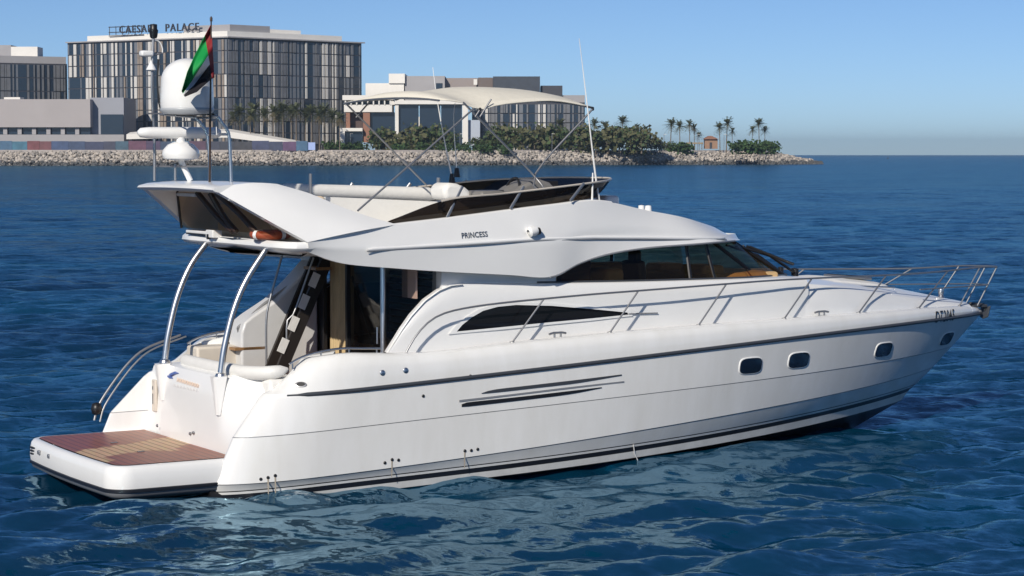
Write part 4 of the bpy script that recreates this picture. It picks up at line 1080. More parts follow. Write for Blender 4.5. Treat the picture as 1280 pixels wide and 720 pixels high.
# anchor stowed in the bow roller
b = MB(); b.box((15.66, 0, 1.93), (.36, .13, .05)); b.tube([(15.45, 0, 1.98), (15.80, 0, 1.95), (15.84, 0, 1.84)], .03, 8)
b.prism([(15.80, -.10, 1.72), (15.84, -.12, 1.93), (15.86, 0, 1.90), (15.84, .12, 1.93), (15.80, .10, 1.72), (15.78, 0, 1.68)], (.035, 0, 0)); b.build('anchor', RUBM, Y, bevel=.01)

# ================================================================== FLAG and loose gear
FL = tag(empty('ensign_flag'), 'red, green, white and black flag drooping from a thin staff beside the white dome', 'flag')
FL.location = Y.matrix_basis @ Vector((0, 0, 0)); FL.rotation_euler = (0, 0, HEAD)
FL.location = (BO[0], BO[1], BZ)
hp0, hp1 = bv(264, 25, -.56), bv(262, 231, -.30)
b = MB(); b.tube([hp1 + Vector((0, 0, -.01)), hp0], [.018, .011], 8); b.lathe(hp0, [(0, .06), (.022, .03), (.02, -.02)], 8); b.build('flag_staff', DKBROWN, FL, smooth=60)
FG = mat('flag_green', (.0, .28, .055), .7, var=.1); FW = mat('flag_white', (.72, .72, .72), .7); FK = mat('flag_black', (.012, .010, .014), .7); FR = mat('flag_red', (.22, .008, .012), .7, var=.15)
def fcl(a, t):
    """cloth point: a along the hoist from the top (0..1), t along the fly (0..1); the fly droops aft and down"""
    hoist = hp0.lerp(hp1, .03 + .36 * a)
    tx = [(264, 30), (250, 62), (239, 95), (226, 120)] ; bx = [(266, 98), (262, 98), (247, 113), (231, 119)]
    q0 = np.array([[264, 30], [253, 50], [243, 70], [234, 90], [227, 114]], float); q1 = np.array([[268, 97], [264, 99], [256, 106], [246, 115], [231, 121]], float)
    s_ = np.linspace(0, 1, 5); P0 = [np.interp(t, s_, q0[:, k]) for k in (0, 1)]; P1 = [np.interp(t, s_, q1[:, k]) for k in (0, 1)]
    x = P0[0] + (P1[0] - P0[0]) * a; y = P0[1] + (P1[1] - P0[1]) * a
    v = -.56 - .16 * t + .10 * sin(t * 6.5 + a * 5.5) * min(1, t * 3) + .05 * sin(a * 11)
    return bv(x, y, v)
b = MB(); na, nt_ = 24, 28
rows = [[fcl(i / na, j / nt_) for j in range(nt_ + 1)] for i in range(na + 1)]
base_ = len(b.v); nc = nt_ + 1
for r_ in rows: b.v.extend([tuple(p) for p in r_])
for i in range(na):
    for j in range(nt_):
        b.f.append((i * nc + j, i * nc + j + 1, (i + 1) * nc + j + 1, (i + 1) * nc + j))
        b.m.append(3 if j < 5 else (0 if i < 11 else (1 if i < 16 else 2)))
b.build('flag_cloth', [FG, FW, FK, FR], FL, smooth=70, solid=.004, offset=0, fixn=False)
LR = tag(empty('life_ring'), 'orange life ring lying on the flybridge overhang under the raked arch', 'life ring')
LR.location = (BO[0], BO[1], BZ); LR.rotation_euler = (0, 0, HEAD)
c = Vector((.86, -1.05, 3.575)); b = MB(); ringp_ = [c + Vector((.24 * cos(a), .24 * sin(a), 0)) for a in np.linspace(0, 2 * pi, 32)]
b.tube(ringp_, .065, 12, cap=False); b.build('ring', ORANGE, LR, smooth=60)
b = MB()
for k in range(4):
    a = k * pi / 2 + .3
    cc = c + Vector((.24 * cos(a), .24 * sin(a), 0)); tdir = Vector((-sin(a), cos(a), 0))
    b.tube([cc - tdir * .035, cc + tdir * .035], .071, 12, cap=False)
b.build('band', GEL, LR, smooth=60)

# ================================================================== FAR SHORE
MPX = lambda D: D / FPX
# land: one low flat behind the rock bank
lb = MB()
front = [at(-420, 200, 900), at(0, 200, 900), at(500, 200, 920), at(800, 200, 960), at(960, 200, 1005), at(1008, 200, 1020)]
front = [Vector((p.x, p.y + 5, 5.2)) for p in front]
front[-1].z = 2.0; front[-2].z = 4.6
back = [Vector((p.x * 1.3 - 40, 1500, 5.2)) for p in front]; back[-1] = Vector((front[-1].x + 1, 1045, 2.0)); back[-2] = Vector((front[-2].x + 2, 1075, 4.6)); back[-3] = Vector((front[-3].x - 5, 1300, 5.2))
lb.quadgrid([[p + Vector((0, -8, -7)) for p in front], front, back, [p + Vector((0, 6, -9)) for p in back]])
land = lb.build('shore_land', mat('sand_ground', (.34, .30, .24), .9, var=.3, vscale=.08), None, smooth=30)
tag(land, 'flat sandy land behind the rock bank', 'land', kind='structure')
# rubble rock bank
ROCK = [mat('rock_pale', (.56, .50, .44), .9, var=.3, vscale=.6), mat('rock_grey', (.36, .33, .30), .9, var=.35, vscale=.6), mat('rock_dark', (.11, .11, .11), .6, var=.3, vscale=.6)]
rb = MB()
spine = spl([at(-300, 207, 893), at(0, 207, 893), at(260, 207, 897), at(520, 207, 912), at(760, 206.6, 945), at(930, 206, 985), at(1005, 205.6, 1008), at(1029, 205.4, 1016)], 420)
ico = [(0, 0, 1), (.89, 0, .45), (.28, .85, .45), (-.72, .53, .45), (-.72, -.53, .45), (.28, -.85, .45), (.72, .53, -.45), (-.28, .85, -.45), (-.89, 0, -.45), (-.28, -.85, -.45), (.72, -.53, -.45), (0, 0, -1)]
icf = [(0, 1, 2), (0, 2, 3), (0, 3, 4), (0, 4, 5), (0, 5, 1), (1, 6, 2), (2, 7, 3), (3, 8, 4), (4, 9, 5), (5, 10, 1), (6, 7, 2), (7, 8, 3), (8, 9, 4), (9, 10, 5), (10, 6, 1), (11, 7, 6), (11, 8, 7), (11, 9, 8), (11, 10, 9), (11, 6, 10)]
for i, p in enumerate(spine[:-1]):
    fr = i / 419
    top = 6.4 if fr < .93 else 6.4 - (fr - .93) / .07 * 5.0
    for k in range(24):
        h = rnd.random() ** .9
        z = -.4 + h * (top - .1); yy = h * 7.5 + rnd.uniform(-.6, .6)
        q = p.lerp(spine[i + 1], rnd.random())
        s = .34 + .75 * rnd.random() ** 2; c = Vector((q.x, q.y + yy, z))
        Rm = Matrix.Rotation(rnd.random() * 6.28, 3, 'Z') @ Matrix.Rotation(rnd.random() * 6.28, 3, 'X')
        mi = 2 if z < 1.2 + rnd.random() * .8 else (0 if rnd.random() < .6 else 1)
        bs = len(rb.v); sc = Vector((s * rnd.uniform(.8, 1.4), s * rnd.uniform(.7, 1.1), s * rnd.uniform(.6, .95)))
        for a in ico:
            v = Vector((a[0] * sc.x, a[1] * sc.y, a[2] * sc.z)) * rnd.uniform(.8, 1.15); rb.v.append(tuple(Rm @ v + c))
        for f in icf: rb.f.append(tuple(bs + x for x in f)); rb.m.append(mi)
rb.quadgrid([[q + Vector((0, 1.2, -1)) for q in spine], [q + Vector((0, 8.2, 5.6 if i < 395 else max(.3, 5.6 - (i - 395) * .21))) for i, q in enumerate(spine)], [q + Vector((0, 14, 5.2 if i < 395 else max(.3, 5.2 - (i - 395) * .2))) for i, q in enumerate(spine)]], 1)
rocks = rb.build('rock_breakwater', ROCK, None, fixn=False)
tag(rocks, 'long bank of pale boulders along the far shore', 'rock bank', kind='stuff')

# ------------------------------------------------------------------ hotel
FACW = mat('facade_dark', (.045, .045, .055), .5)
FINL = mat('fin_bronze', (.30, .25, .21), .5, var=.25, vscale=.3)
FINS = mat('fin_slate_shaded', (.17, .175, .19), .5, var=.3, vscale=.3)  # fins greyed: the shade of the turned-away face is put into this colour
FINP = mat('fin_pale', (.58, .56, .53), .5)
FGL = mat('facade_glass', (.018, .030, .050), .12, spec=.6)
FGB = mat('facade_blind', (.16, .17, .19), .4)
PALE = mat('pale_render', (.80, .77, .72), .8, var=.08, vscale=.15)
GREYR = mat('grey_render', (.36, .35, .36), .8, var=.1, vscale=.15)
def wallquad(mb, a, b_, z0, z1, depth_dir, th, mi=0):
    """upright slab from a to b_ (xy), z0..z1, thickness th along depth_dir"""
    d = Vector((depth_dir[0], depth_dir[1], 0)) * th
    P = [Vector((a[0], a[1], z0)), Vector((b_[0], b_[1], z0)), Vector((b_[0], b_[1], z1)), Vector((a[0], a[1], z1))]
    mb.prism(P, d, mi)
def facade(parent, a, b_, z0, z1, nb, nf, pale=.18, fin=FINL, name='window_bay'):
    """nb x nf window bays in front of a wall from a to b_ (seen from outside, left to right); frames, glass and vertical fins in each"""
    a = Vector((a[0], a[1], 0)); b_ = Vector((b_[0], b_[1], 0)); t = (b_ - a); Lw = t.length; t.normalize()
    n = Vector((t.y, -t.x, 0))
    lay = {}
    for i in range(nf):
        for j in range(nb):
            w0, w1 = Lw * j / nb + .10, Lw * (j + 1) / nb - .10; h0, h1 = z0 + (z1 - z0) * i / nf + .22, z0 + (z1 - z0) * (i + 1) / nf - .22
            mb = MB()
            def q(wa, wb, za, zb, o, mi): mb.face([a + t * wa + n * o + Vector((0, 0, za)), a + t * wb + n * o + Vector((0, 0, za)), a + t * wb + n * o + Vector((0, 0, zb)), a + t * wa + n * o + Vector((0, 0, zb))], mi)
            q(w0, w1, h0, h1, .06, 2)
            if j not in lay:
                x = 0; L_ = []
                while x < w1 - w0 - .6:
                    wd = rnd.choice((.6, .9, 1.2, 1.7)); L_.append((x, min(x + wd, w1 - w0), rnd.random(), rnd.random() < pale)); x += wd + rnd.choice((.25, .4, .7, 1.1))
                lay[j] = L_
            for x0, x1, r_, pl_ in lay[j]:
                if ((i // 2) * 7 + int(x0 * 13) + j * 5) % 5 == 0: r_ = (r_ + .45) % 1.0
                if r_ < .60:
                    P = [a + t * (w0 + x0) + n * .08, a + t * (w0 + x1) + n * .08, a + t * (w0 + x1) + n * .55, a + t * (w0 + x0) + n * .55]
                    P = [p + Vector((0, 0, h0)) for p in P]; mb.prism(P, (0, 0, h1 - h0), 1 if pl_ else 0)
                elif r_ < .78: q(w0 + x0, w0 + x1, h0, h1, .10, 3)
            mb.build(name, [fin, FINP, FGL, FGB], parent, fixn=False)
def block(name, corners, z0, z1, m, parent=None, inset=0):
    mb = MB(); P = [Vector((x, y, z0)) for x, y in corners]; mb.prism(P, (0, 0, z1 - z0)); return mb.build(name, m, parent)
G0 = 5.2
hotel = tag(empty('hotel_building'), 'tall dark gridded hotel block with a white roof band and rooftop letters', 'building')
c0 = at(285, 100, 950); cl = at(85, 100, 998); cr = at(452, 100, 1000)
zt = at(285, 47, 950).z
bkc = Vector((cl.x + cr.x - c0.x, cl.y + cr.y - c0.y, 0))
block('wall', [(c0.x, c0.y), (cr.x, cr.y), (bkc.x, bkc.y), (cl.x, cl.y)], G0 - 1, zt, FACW, hotel)
facade(hotel, (cl.x, cl.y), (c0.x, c0.y), G0 + 4, zt - .5, 6, 9, .45)
facade(hotel, (c0.x, c0.y), (cr.x, cr.y), G0 + 4, zt - .5, 5, 9, .25, FINS)  # right face: shade painted in with the greyed fins
tL = Vector((cl.x - c0.x, cl.y - c0.y, 0)); tR = Vector((cr.x - c0.x, cr.y - c0.y, 0))
def hp(a, c): return (c0.x + tL.x * a + tR.x * c, c0.y + tL.y * a + tR.y * c)
block('roof_band', [hp(.01, .01), hp(.01, .86), hp(.93, .86), hp(.88, .01)], zt + .02, zt + 3.0, PALE, hotel)
block('roof', [hp(-.015, -.015), hp(-.015, 1.01), hp(1.0, 1.01), hp(1.0, -.015)], zt + .0, zt + .55, GREYR, hotel)
block('plant_room', [hp(.02, .04), hp(.02, .33), hp(.3, .33), hp(.3, .04)], zt + 3, zt + 6.0, GREYR, hotel)
block('plant_room', [hp(.1, .42), hp(.1, .66), hp(.4, .66), hp(.4, .42)], zt + 3, zt + 5.2, PALE, hotel)
mb = MB()
for (x0, y0, D) in ((137, 46, 986), (145, 46, 984), (153, 46, 982), (161, 46, 980), (169, 46, 978), (177, 46, 976)):
    p = at(x0, y0, D); mb.box((p.x, p.y, zt + 5.0), (.3, .3, 4)); 
for zz in (2.6, 4.2, 6.6): 
    p, q = at(136, 46, 985), at(180, 46, 975); mb.tube([Vector((p.x, p.y, zt + zz)), Vector((q.x, q.y, zt + zz))], .2, 6)
mb.build('pergola', FACW, hotel)
# rooftop letters along the lit facade
d = (Vector((c0.x, c0.y, 0)) - Vector((cl.x, cl.y, 0))).normalized()
pm_ = at(192, 40, 971)
cA, cB = at(146, 38, 982), at(254, 38, 958)
M = frame((0, 0, 0), d, (0, 0, 1)); mid_ = (cA + cB) * .5; M.translation = Vector((mid_.x, mid_.y, zt + 5.1)) + Vector((d.y, -d.x, 0)) * .6
lw = (cB - cA).length
for word, off in (('CAESARS', -.245), ('PALACE', .275)):
    M2 = M.copy(); M2.translation = M.translation + d * lw * off; text_mesh('roof_lettering', word, 4.9, FACW, hotel, M2, .3, .02, .98, 1.2)

left = tag(empty('hotel_wing'), 'dark gridded block at the left picture edge behind the low grey hall', 'building')
a_, b2 = at(-150, 100, 990), at(84, 100, 1030); z1 = at(84, 80, 1030).z
block('wall', [(a_.x, a_.y), (b2.x, b2.y), (b2.x - 20, b2.y + 60), (a_.x - 20, a_.y + 60)], G0 - 1, z1, FACW, left)
facade(left, (a_.x, a_.y), (b2.x, b2.y), G0 + 4, z1 - .5, 9, 6, .12, FINS)
block('roof_band', [(a_.x, a_.y + .4), (b2.x - .5, b2.y + .4), (b2.x - 20, b2.y + 50), (a_.x - 20, a_.y + 50)], z1, z1 + 3.4, GREYR, left)
for (x0, x1, yt) in ((-10, 14, 57), (14, 47, 59)):
    p, q = at(x0, 80, 1030), at(x1, 80, 1030); block('plant_room', [(p.x, p.y), (q.x, q.y), (q.x, q.y + 12), (p.x, p.y + 12)], z1 + 3.4, at(x1, yt, 1035).z, GREYR if x0 < 0 else PALE, left)

hall = tag(empty('exhibition_hall'), 'low windowless grey hall left of the hotel with a dark strip below', 'building')
BRG = mat('hall_grey', (.40, .37, .37), .8, var=.08, vscale=.1)
def frontbox(parent, name, x0, x1, y0, y1, D, m, depth=20, dD=0):
    p, q = at(x0, y1, D), at(x1, y1, D + dD); zt_ = at((x0 + x1) / 2, y0, D + dD / 2).z; zb = at((x0 + x1) / 2, y1, D + dD / 2).z
    mb = MB(); mb.prism([Vector((p.x, p.y, zb)), Vector((q.x, q.y, zb)), Vector((q.x, q.y, zt_)), Vector((p.x, p.y, zt_))], (0, depth, 0)); return mb.build(name, m, parent)
frontbox(hall, 'wall', -150, 113, 124, 159, 928, BRG, 30)
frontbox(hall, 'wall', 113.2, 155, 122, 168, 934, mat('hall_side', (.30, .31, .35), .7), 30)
frontbox(hall, 'window_strip', -150, 113, 159.2, 168, 931, FGL, 20)
frontbox(hall, 'window', 126, 154, 143, 168, 933.4, FGL, 1)
frontbox(hall, 'roof_light', 5, 25, 121.5, 124, 940, PALE, 8)
frontbox(hall, 'base', -150, 155, 168.2, 183, 926, GREYR, 20)
for x in range(-140, 110, 18): frontbox(hall, 'column', x, x + 5, 159.3, 168, 929.5, GREYR, 1)

# printed hoarding along the promenade, each panel another colour
hoard = tag(empty('hoarding'), 'row of blue, purple and red printed hoarding panels above the rocks at left', 'hoarding')
cols = [(.05, .07, .20), (.04, .06, .16), (.18, .07, .22), (.06, .22, .42), (.05, .28, .45), (.32, .06, .08), (.28, .07, .09), (.05, .12, .32), (.04, .10, .26), (.03, .05, .16), (.05, .06, .14), (.05, .16, .26), (.22, .06, .14), (.10, .05, .16), (.04, .10, .22), (.05, .20, .34), (.14, .05, .12), (.05, .06, .12), (.03, .04, .08), (.04, .04, .06)]
x = -60
hm = [mat('hoarding_%d' % i, tuple(.55 * v + .035 for v in c), .6, var=.4, vscale=.4) for i, c in enumerate(cols)]
i = 0
while x < 372:
    wd = rnd.uniform(13, 24); frontbox(hoard, 'printed_panel', x, x + wd - .2, 176.5 + rnd.uniform(-.6, .6), 188.5, 911, hm[i % len(hm)], .4); x += wd; i += 1
# white marquee roofs
for nm, lab, pts in (('marquee', 'long white sloping marquee roof in front of the hotel', ((206, 164), (285, 164), (385, 181), (385, 185), (285, 172), (206, 172))), ('marquee', 'smaller white awning roof beside the grey hall', ((158, 168), (205, 164), (205, 173), (158, 174)))):
    t_ = tag(empty(nm), lab, 'marquee'); mb = MB(); P = [at(a, c, 914 if pts[0][0] > 200 else 918) for a, c in pts]; mb.prism(P, (0, 9, 1.0)); mb.build('canopy', PALE, t_)
    mb = MB()
    for a in np.linspace(pts[0][0] + 3, pts[2][0] - 4, 5): p = at(a, 183, 915); mb.box((p.x, p.y + 1, 6.8), (.3, .3, 4.0))
    mb.build('pole', STEELM, t_)
sg = tag(empty('banner'), 'small pale blue banner at the end of the white marquee roof', 'banner'); frontbox(sg, 'panel', 376, 394, 178, 187.5, 911.5, mat('banner_blue', (.35, .45, .75), .6), .3); frontbox(sg, 'post', 376.4, 377.4, 184, 190, 912.2, STEELM, .3)

# ------------------------------------------------------------------ second complex
club = tag(empty('beach_club_building'), 'low white building with a big dark glass front and terracotta columns', 'building')
TERRA = mat('terracotta', (.30, .15, .10), .8, var=.15, vscale=.3)
frontbox(club, 'upper_block', 457, 505, 104, 131, 985, PALE, 25)
frontbox(club, 'upper_block', 486, 506, 92, 104, 984, PALE, 25)
frontbox(club, 'upper_wall', 506.3, 556, 95, 131, 986, GREYR, 20)
frontbox(club, 'window', 545, 553, 104, 111, 985.7, FGL, .2)
frontbox(club, 'upper_wall', 556.5, 597, 97.5, 131, 992, mat('taupe', (.30, .26, .25), .8), 20)
frontbox(club, 'balcony', 430, 490, 131, 140, 958, PALE, 16)
frontbox(club, 'roof', 428, 492, 119, 125, 957, PALE, 20)
frontbox(club, 'shade', 432, 488, 125.3, 130.7, 966, FGL, 3)
for x in np.linspace(431, 487, 9): frontbox(club, 'column', x, x + 1.6, 125.2, 130.8, 957.5, PALE, 1)
frontbox(club, 'column', 432.5, 437.5, 140.3, 178, 958.5, TERRA, 4); frontbox(club, 'column', 454, 462.5, 140.3, 178, 958.5, TERRA, 4)
frontbox(club, 'shade', 438, 453.8, 140.5, 178, 964, mat('shade_brown', (.09, .06, .055), .8), 3)
frontbox(club, 'window', 462.8, 493.6, 140.5, 180, 961, FGL, 2)
frontbox(club, 'column', 494, 498.3, 128, 182, 959, PALE, 4)
frontbox(club, 'roof', 492.5, 592, 125.5, 130.2, 958.2, PALE, 20)
for k, (x0, x1) in enumerate(((498.6, 523.4), (524.6, 550.5), (551.5, 577.5))): frontbox(club, 'window', x0, x1, 130.5, 181, 961, FGL, 2)
frontbox(club, 'column', 523.4, 524.6, 146, 181, 960.5, PALE, 1)
frontbox(club, 'column', 578, 585, 130.4, 182, 959, PALE, 4)
frontbox(club, 'side_wall', 585.3, 600, 150, 182, 962, mat('pale_blue_wall', (.42, .47, .55), .8), 8)
frontbox(club, 'kiosk', 424, 431, 160, 182, 955, PALE, 8); frontbox(club, 'kiosk', 431.2, 453, 160, 164, 955, PALE, 8); frontbox(club, 'window', 431.4, 452.8, 164.2, 180, 957, FGL, 2)

apart = tag(empty('apartment_block'), 'dark stepped apartment block with a pale window grid behind the shore trees', 'building')
frontbox(apart, 'wall', 590, 731, 128, 184, 985, FACW, 30)
frontbox(apart, 'upper_storey', 597.5, 616, 97, 128, 988, mat('taupe_dark', (.16, .13, .12), .8), 20)
frontbox(apart, 'upper_storey', 616.3, 675, 95.5, 128, 986, mat('navy_clad', (.05, .06, .08), .5, var=.3, vscale=.3), 22)
frontbox(apart, 'upper_storey', 676, 703, 107, 128, 989, FACW, 20)
frontbox(apart, 'upper_storey', 703.3, 731, 119, 128, 990, GREYR, 20)
frontbox(apart, 'lamp', 592, 596.5, 99, 106, 987, PALE, 2)
p, q = at(590, 150, 984.8), at(731, 150, 984.8)
facade(apart, (p.x, p.y), (q.x, q.y), G0 + 1, at(660, 130, 985).z, 12, 5, .18, FINS)

# ------------------------------------------------------------------ palms and trees
FOL = [mat('palm_green', (.10, .115, .05), .7, var=.4, vscale=.5), mat('palm_dry', (.16, .13, .06), .8), mat('bush_green', (.065, .105, .035), .8, var=.45, vscale=.35), mat('olive_leaf', (.115, .115, .05), .8, var=.4, vscale=.35), mat('hedge_green', (.04, .09, .02), .8, var=.4, vscale=.4)]
BARK = mat('palm_bark', (.20, .16, .12), .9, var=.3, vscale=1.5)
def palm_meshes(seed, H, dense=1.0):
    r_ = random.Random(seed); b = MB(); lean = r_.uniform(-.5, .5)
    tp = [Vector((lean * (t ** 2), 0, H * t)) for t in np.linspace(0, 1, 7)]
    b.tube(tp, [.28, .24, .21, .19, .18, .18, .22], 7); tr_ = b
    c = MB(); top = tp[-1]
    for k in range(int(48 * dense)):
        az = r_.random() * 6.283; el = r_.uniform(-.75, 1.25); L = r_.uniform(2.7, 4.2)
        d = Vector((cos(az) * cos(el), sin(az) * cos(el), sin(el))); pts = []
        for t in np.linspace(0, 1, 6): pts.append(top + d * L * t + Vector((0, 0, -1.25 * t * t * (1.1 - .4 * sin(el)))))
        sd_ = Vector((-sin(az), cos(az), 0)); mi = 1 if el < -.45 and r_.random() < .6 else 0
        for i in range(5):
            for s_ in (-1, 1):
                for u in (.15, .6):
                    p = pts[i].lerp(pts[i + 1], u); wv_ = 1.0 * (1 - .5 * abs(i - 2) / 3)
                    tipp = p + sd_ * s_ * wv_ * r_.uniform(.6, 1.1) + d * .3 + Vector((0, 0, -.35 * r_.random()))
                    c.face([p, p + d * .22, tipp], mi)
    return tr_, c
PALMS = []
def palm_proto(seed, H, dense=1.0):
    a, c = palm_meshes(seed, H, dense); t = a.build('trunk', BARK, None, smooth=60); cr_ = c.build('crown', [FOL[0], FOL[1]], None, fixn=False)
    return t, cr_
def place_tree(name, proto, loc, scale, rz, label, cat, group, first):
    r = empty(name, loc, rz); r.scale = (scale,) * 3; tag(r, label, cat, group)
    for ch in proto:
        c = ch if first else ch.copy()
        if not first: COL.objects.link(c)
        c.parent = r
    return r
pr = [palm_proto(3, 13), palm_proto(8, 14.5), palm_proto(15, 12)]
used = set()
def palm(px, ytop, D, label, group):
    k = rnd.randrange(3); H_ = (13, 14.5, 12)[k]
    p = at(px, 180, D); zt_ = at(px, ytop, D).z; s_ = (zt_ - G0) / (H_ + 1.6)
    place_tree('palm_tree', pr[k], (p.x, p.y, G0 - .2), s_, rnd.random() * 6.28, label, 'palm tree', group, k not in used); used.add(k)
for px, yt in ((293, 140), (302, 134), (311, 138), (319, 131), (329, 137), (340, 133), (347, 138), (355, 130), (363, 134), (372, 131), (380, 137), (389, 134), (398, 138), (407, 133), (416, 139), (423, 142)):
    palm(px + rnd.uniform(-2, 2), yt, 925 + rnd.uniform(-6, 10), 'palm tree of the row growing in front of the dark hotel facade', 'palms before the hotel')
for px, yt, lab in ((838, 150, 'tall palm at the left of the clump near the point'), (850, 153, 'palm leaning over the tawny clump left of the terracotta hut'), (862, 151, 'palm just left of the terracotta hut, tallest beside it'), (868, 156, 'short palm standing against the terracotta hut'), (874, 166, 'low palm half hidden before the terracotta hut'), (900, 155, 'palm just right of the terracotta hut'), (908, 149, 'tallest palm right of the terracotta hut'), (915, 160, 'shorter palm right of the tallest one beyond the hut'), (940, 158, 'short palm in the last pair before the point'), (949, 150, 'taller palm in the last pair before the point'), (956, 159, 'outermost palm nearest the tip of the point')):
    palm(px, yt, 985 + rnd.uniform(-3, 6), lab, 'palms on the point')
for px, yt in ((742, 150), (756, 153), (779, 147), (797, 156), (808, 158), (700, 150), (690, 156)):
    palm(px, yt, 965 + rnd.uniform(-4, 8), 'palm rising out of the dense trees on the point', 'palms among the trees')
def bush_proto(seed, w_, h_, mi, trunk=True, n=420):
    r_ = random.Random(seed); c = MB()
    lobes = [(Vector((r_.uniform(-.32, .32) * w_, r_.uniform(-.3, .3) * w_, h_ * r_.uniform(.38, .78))), r_.uniform(.18, .34) * w_) for _ in range(9)]
    for k in range(n):
        cc, rad_ = lobes[k % 9]
        v = Vector((r_.gauss(0, 1), r_.gauss(0, 1), r_.gauss(0, .8))).normalized() * rad_ * r_.uniform(.45, 1.1)
        p = cc + v; p.z = max(.1, p.z); s_ = r_.uniform(.22, .55) * (w_ / 7) ** .5
        a = Vector((r_.uniform(-1, 1), r_.uniform(-1, 1), r_.uniform(-1, 1))).normalized(); b_ = a.cross(Vector((r_.uniform(-1, 1), r_.uniform(-1, 1), r_.uniform(-1, 1)))).normalized()
        c.face([p + a * s_, p + b_ * s_, p - a * s_, p - b_ * s_], 0 if r_.random() < .75 else 1)
    out = []
    if trunk:
        b = MB(); b.tube([(0, 0, 0), (.1, 0, h_ * .3), (0, .1, h_ * .6)], [.25, .2, .1], 6)
        for q, rr_ in lobes[:4]: b.tube([(.05, 0, h_ * .3), q], [.12, .05], 5)
        out.append(b.build('trunk', BARK, None, smooth=60))
    out.append(c.build('crown', [FOL[mi], FOL[2 if mi != 2 else 3]], None, fixn=False)); return out
bp_ = [bush_proto(21, 8, 7.5, 2), bush_proto(22, 9, 6.5, 3), bush_proto(23, 7, 8, 2), bush_proto(24, 8, 5, 3), bush_proto(25, 7, 3.2, 4, False, 300)]
ub = set()
def bush(px, ytop, D, k, label, group, nm='broad_tree', cat='tree'):
    h_ = (7.5, 6.5, 8, 5, 3.2)[k]; p = at(px, 185, D); s_ = max(.3, (at(px, ytop, D).z - G0) / h_)
    place_tree(nm, bp_[k], (p.x, p.y, G0 - .2), s_, rnd.random() * 6.28, label, cat, group, k not in ub); ub.add(k)
for px, yt in ((598, 168), (612, 160), (626, 166), (640, 156), (655, 162), (668, 157), (682, 163), (696, 158), (712, 161), (728, 158), (745, 160), (760, 157), (774, 160), (788, 158), (802, 163), (814, 170), (825, 176), (648, 170), (676, 172), (706, 172), (736, 170), (768, 171), (796, 173)):
    bush(px, yt, 948 + rnd.uniform(-4, 10), rnd.choice((0, 1, 2, 3)), 'broad green tree in the dense belt between the dark apartment block and the point', 'trees before the apartment block')
for px, yt in ((470, 160), (484, 163), (520, 158), (547, 156), (508, 168), (535, 168), (562, 166)):
    bush(px, yt, 940 + rnd.uniform(-4, 6), rnd.choice((0, 1, 3)), 'tree in front of the dark glass front of the white building', 'trees before the glass front')
for px, yt in ((418, 177), (432, 180), (446, 178), (500, 180), (530, 179), (556, 180), (580, 179), (606, 180), (632, 181), (840, 178), (856, 179), (925, 177), (938, 176), (950, 177), (964, 178)):
    bush(px, yt, 928 if px < 700 else 972, 4, 'low rounded hedge plant along the shore path', 'hedge plants along the shore', 'hedge_bush', 'hedge')
hut = tag(empty('beach_hut'), 'small terracotta hut among palms near the tip of the point', 'hut')
frontbox(hut, 'wall', 881, 897, 174, 186, 986, mat('hut_terracotta', (.34, .21, .14), .8, var=.2, vscale=.5), 5)
mb = MB(); p, q = at(879.5, 174, 985), at(898.5, 174, 985); mb.prism([p, q, p.lerp(q, .55) + Vector((0, 0, 1.5)), p.lerp(q, .35) + Vector((0, 0, 1.5))], (0, 7, 0)); mb.build('roof', TERRA, hut)
frontbox(hut, 'door', 887, 890, 178, 186, 985.8, FACW, .3)
sh = tag(empty('beach_shelter'), 'low pale shelter beside the terracotta hut under the palms', 'shelter'); frontbox(sh, 'roof', 858, 879, 178, 180, 984, mat('thatch', (.30, .24, .16), .9), 5)
for x in (859, 868, 877): frontbox(sh, 'post', x, x + .8, 180, 187, 984.5, BARK, .3)
wl = tag(empty('promenade_wall'), 'low pale wall along the shore path above the rocks', 'wall'); 
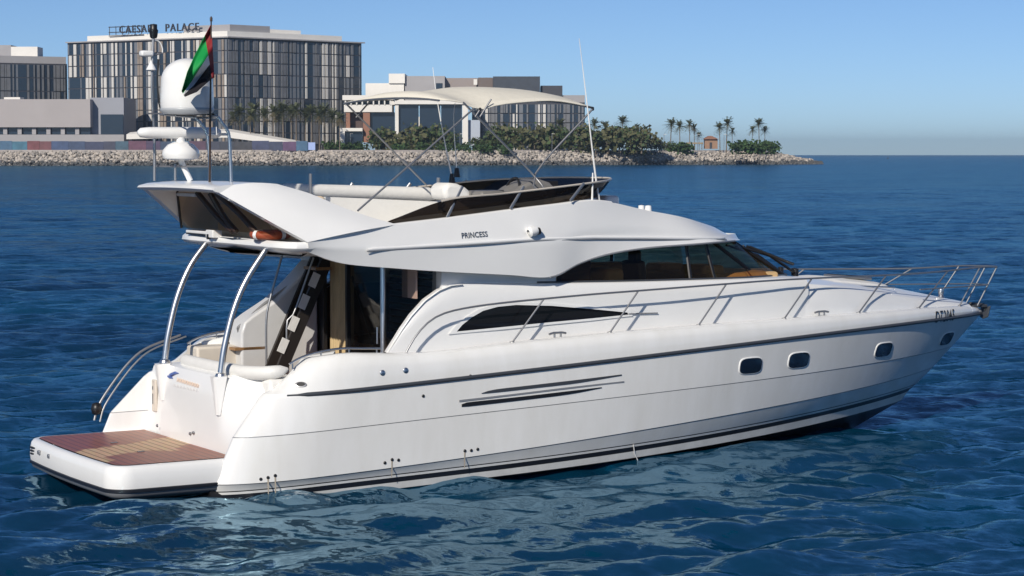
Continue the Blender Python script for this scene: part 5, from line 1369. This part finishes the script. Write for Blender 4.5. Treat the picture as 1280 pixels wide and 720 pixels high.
mb = MB(); P = [q + Vector((0, 11, 0)) for q in spine[60:385:4]]; mb.quadgrid([[Vector((q.x, q.y, 5.0)) for q in P], [Vector((q.x, q.y, 6.6)) for q in P], [Vector((q.x, q.y + .5, 6.6)) for q in P], [Vector((q.x, q.y + .5, 5.0)) for q in P]]); mb.build('coping', mat('path_wall', (.42, .38, .36), .8, var=.2, vscale=.2), wl)
for i, px in enumerate((300, 333, 367, 402, 438, 575, 690, 735, 830, 872, 905)):
    lp = tag(empty('street_lamp'), 'thin pale lamp post along the shore path', 'street lamp', 'lamp posts along the shore path'); p = at(px, 180, 935 if px < 700 else 965); lp.location = (p.x, p.y, G0)
    if i == 0:
        mb = MB(); mb.tube([(0, 0, 0), (0, 0, 8.5)], .11, 6); lpole = mb.build('pole', STEELM, lp); mb = MB(); mb.box((.5, 0, 8.5), (1.2, .3, .15)); lhead = mb.build('lamp_head', PALE, lp)
    else:
        for q in (lpole, lhead): c_ = q.copy(); COL.objects.link(c_); c_.parent = lp
# far sail and marker on the horizon at the right
bo = tag(empty('channel_buoy'), 'tiny dark channel buoy on the horizon at right', 'buoy'); p = at(1110, 196, 2200)
bo.location = (p.x, p.y, 0); mb = MB(); mb.lathe((0, 0, 0), [(0, -.4), (1.1, -.3), (1.1, .5), (.3, 1.0), (.15, 3.0), (0, 3.2)], 12); mb.build('float', RUBM, bo, smooth=40)

# ------------------------------------------------------------------ sea air
hz = MB(); hz.box((0, 0, 32.0), (18800, 18800, 74.0)); air = hz.build('haze', [], None) if False else None
me = bpy.data.meshes.new('haze'); me.from_pydata(hz.v, [], hz.f); air = bpy.data.objects.new('haze', me); COL.objects.link(air)
m = bpy.data.materials.new('air'); m.use_nodes = True; t = m.node_tree; t.nodes.clear()
o_ = t.nodes.new('ShaderNodeOutputMaterial'); v_ = t.nodes.new('ShaderNodeVolumePrincipled'); v_.inputs['Density'].default_value = 0.00010
v_.inputs['Color'].default_value = (.70, .86, 1.0, 1); v_.inputs['Anisotropy'].default_value = 0.3
t.links.new(v_.outputs[0], o_.inputs['Volume']); me.materials.append(m)
tag(air, 'thin sea haze', 'haze', kind='stuff')
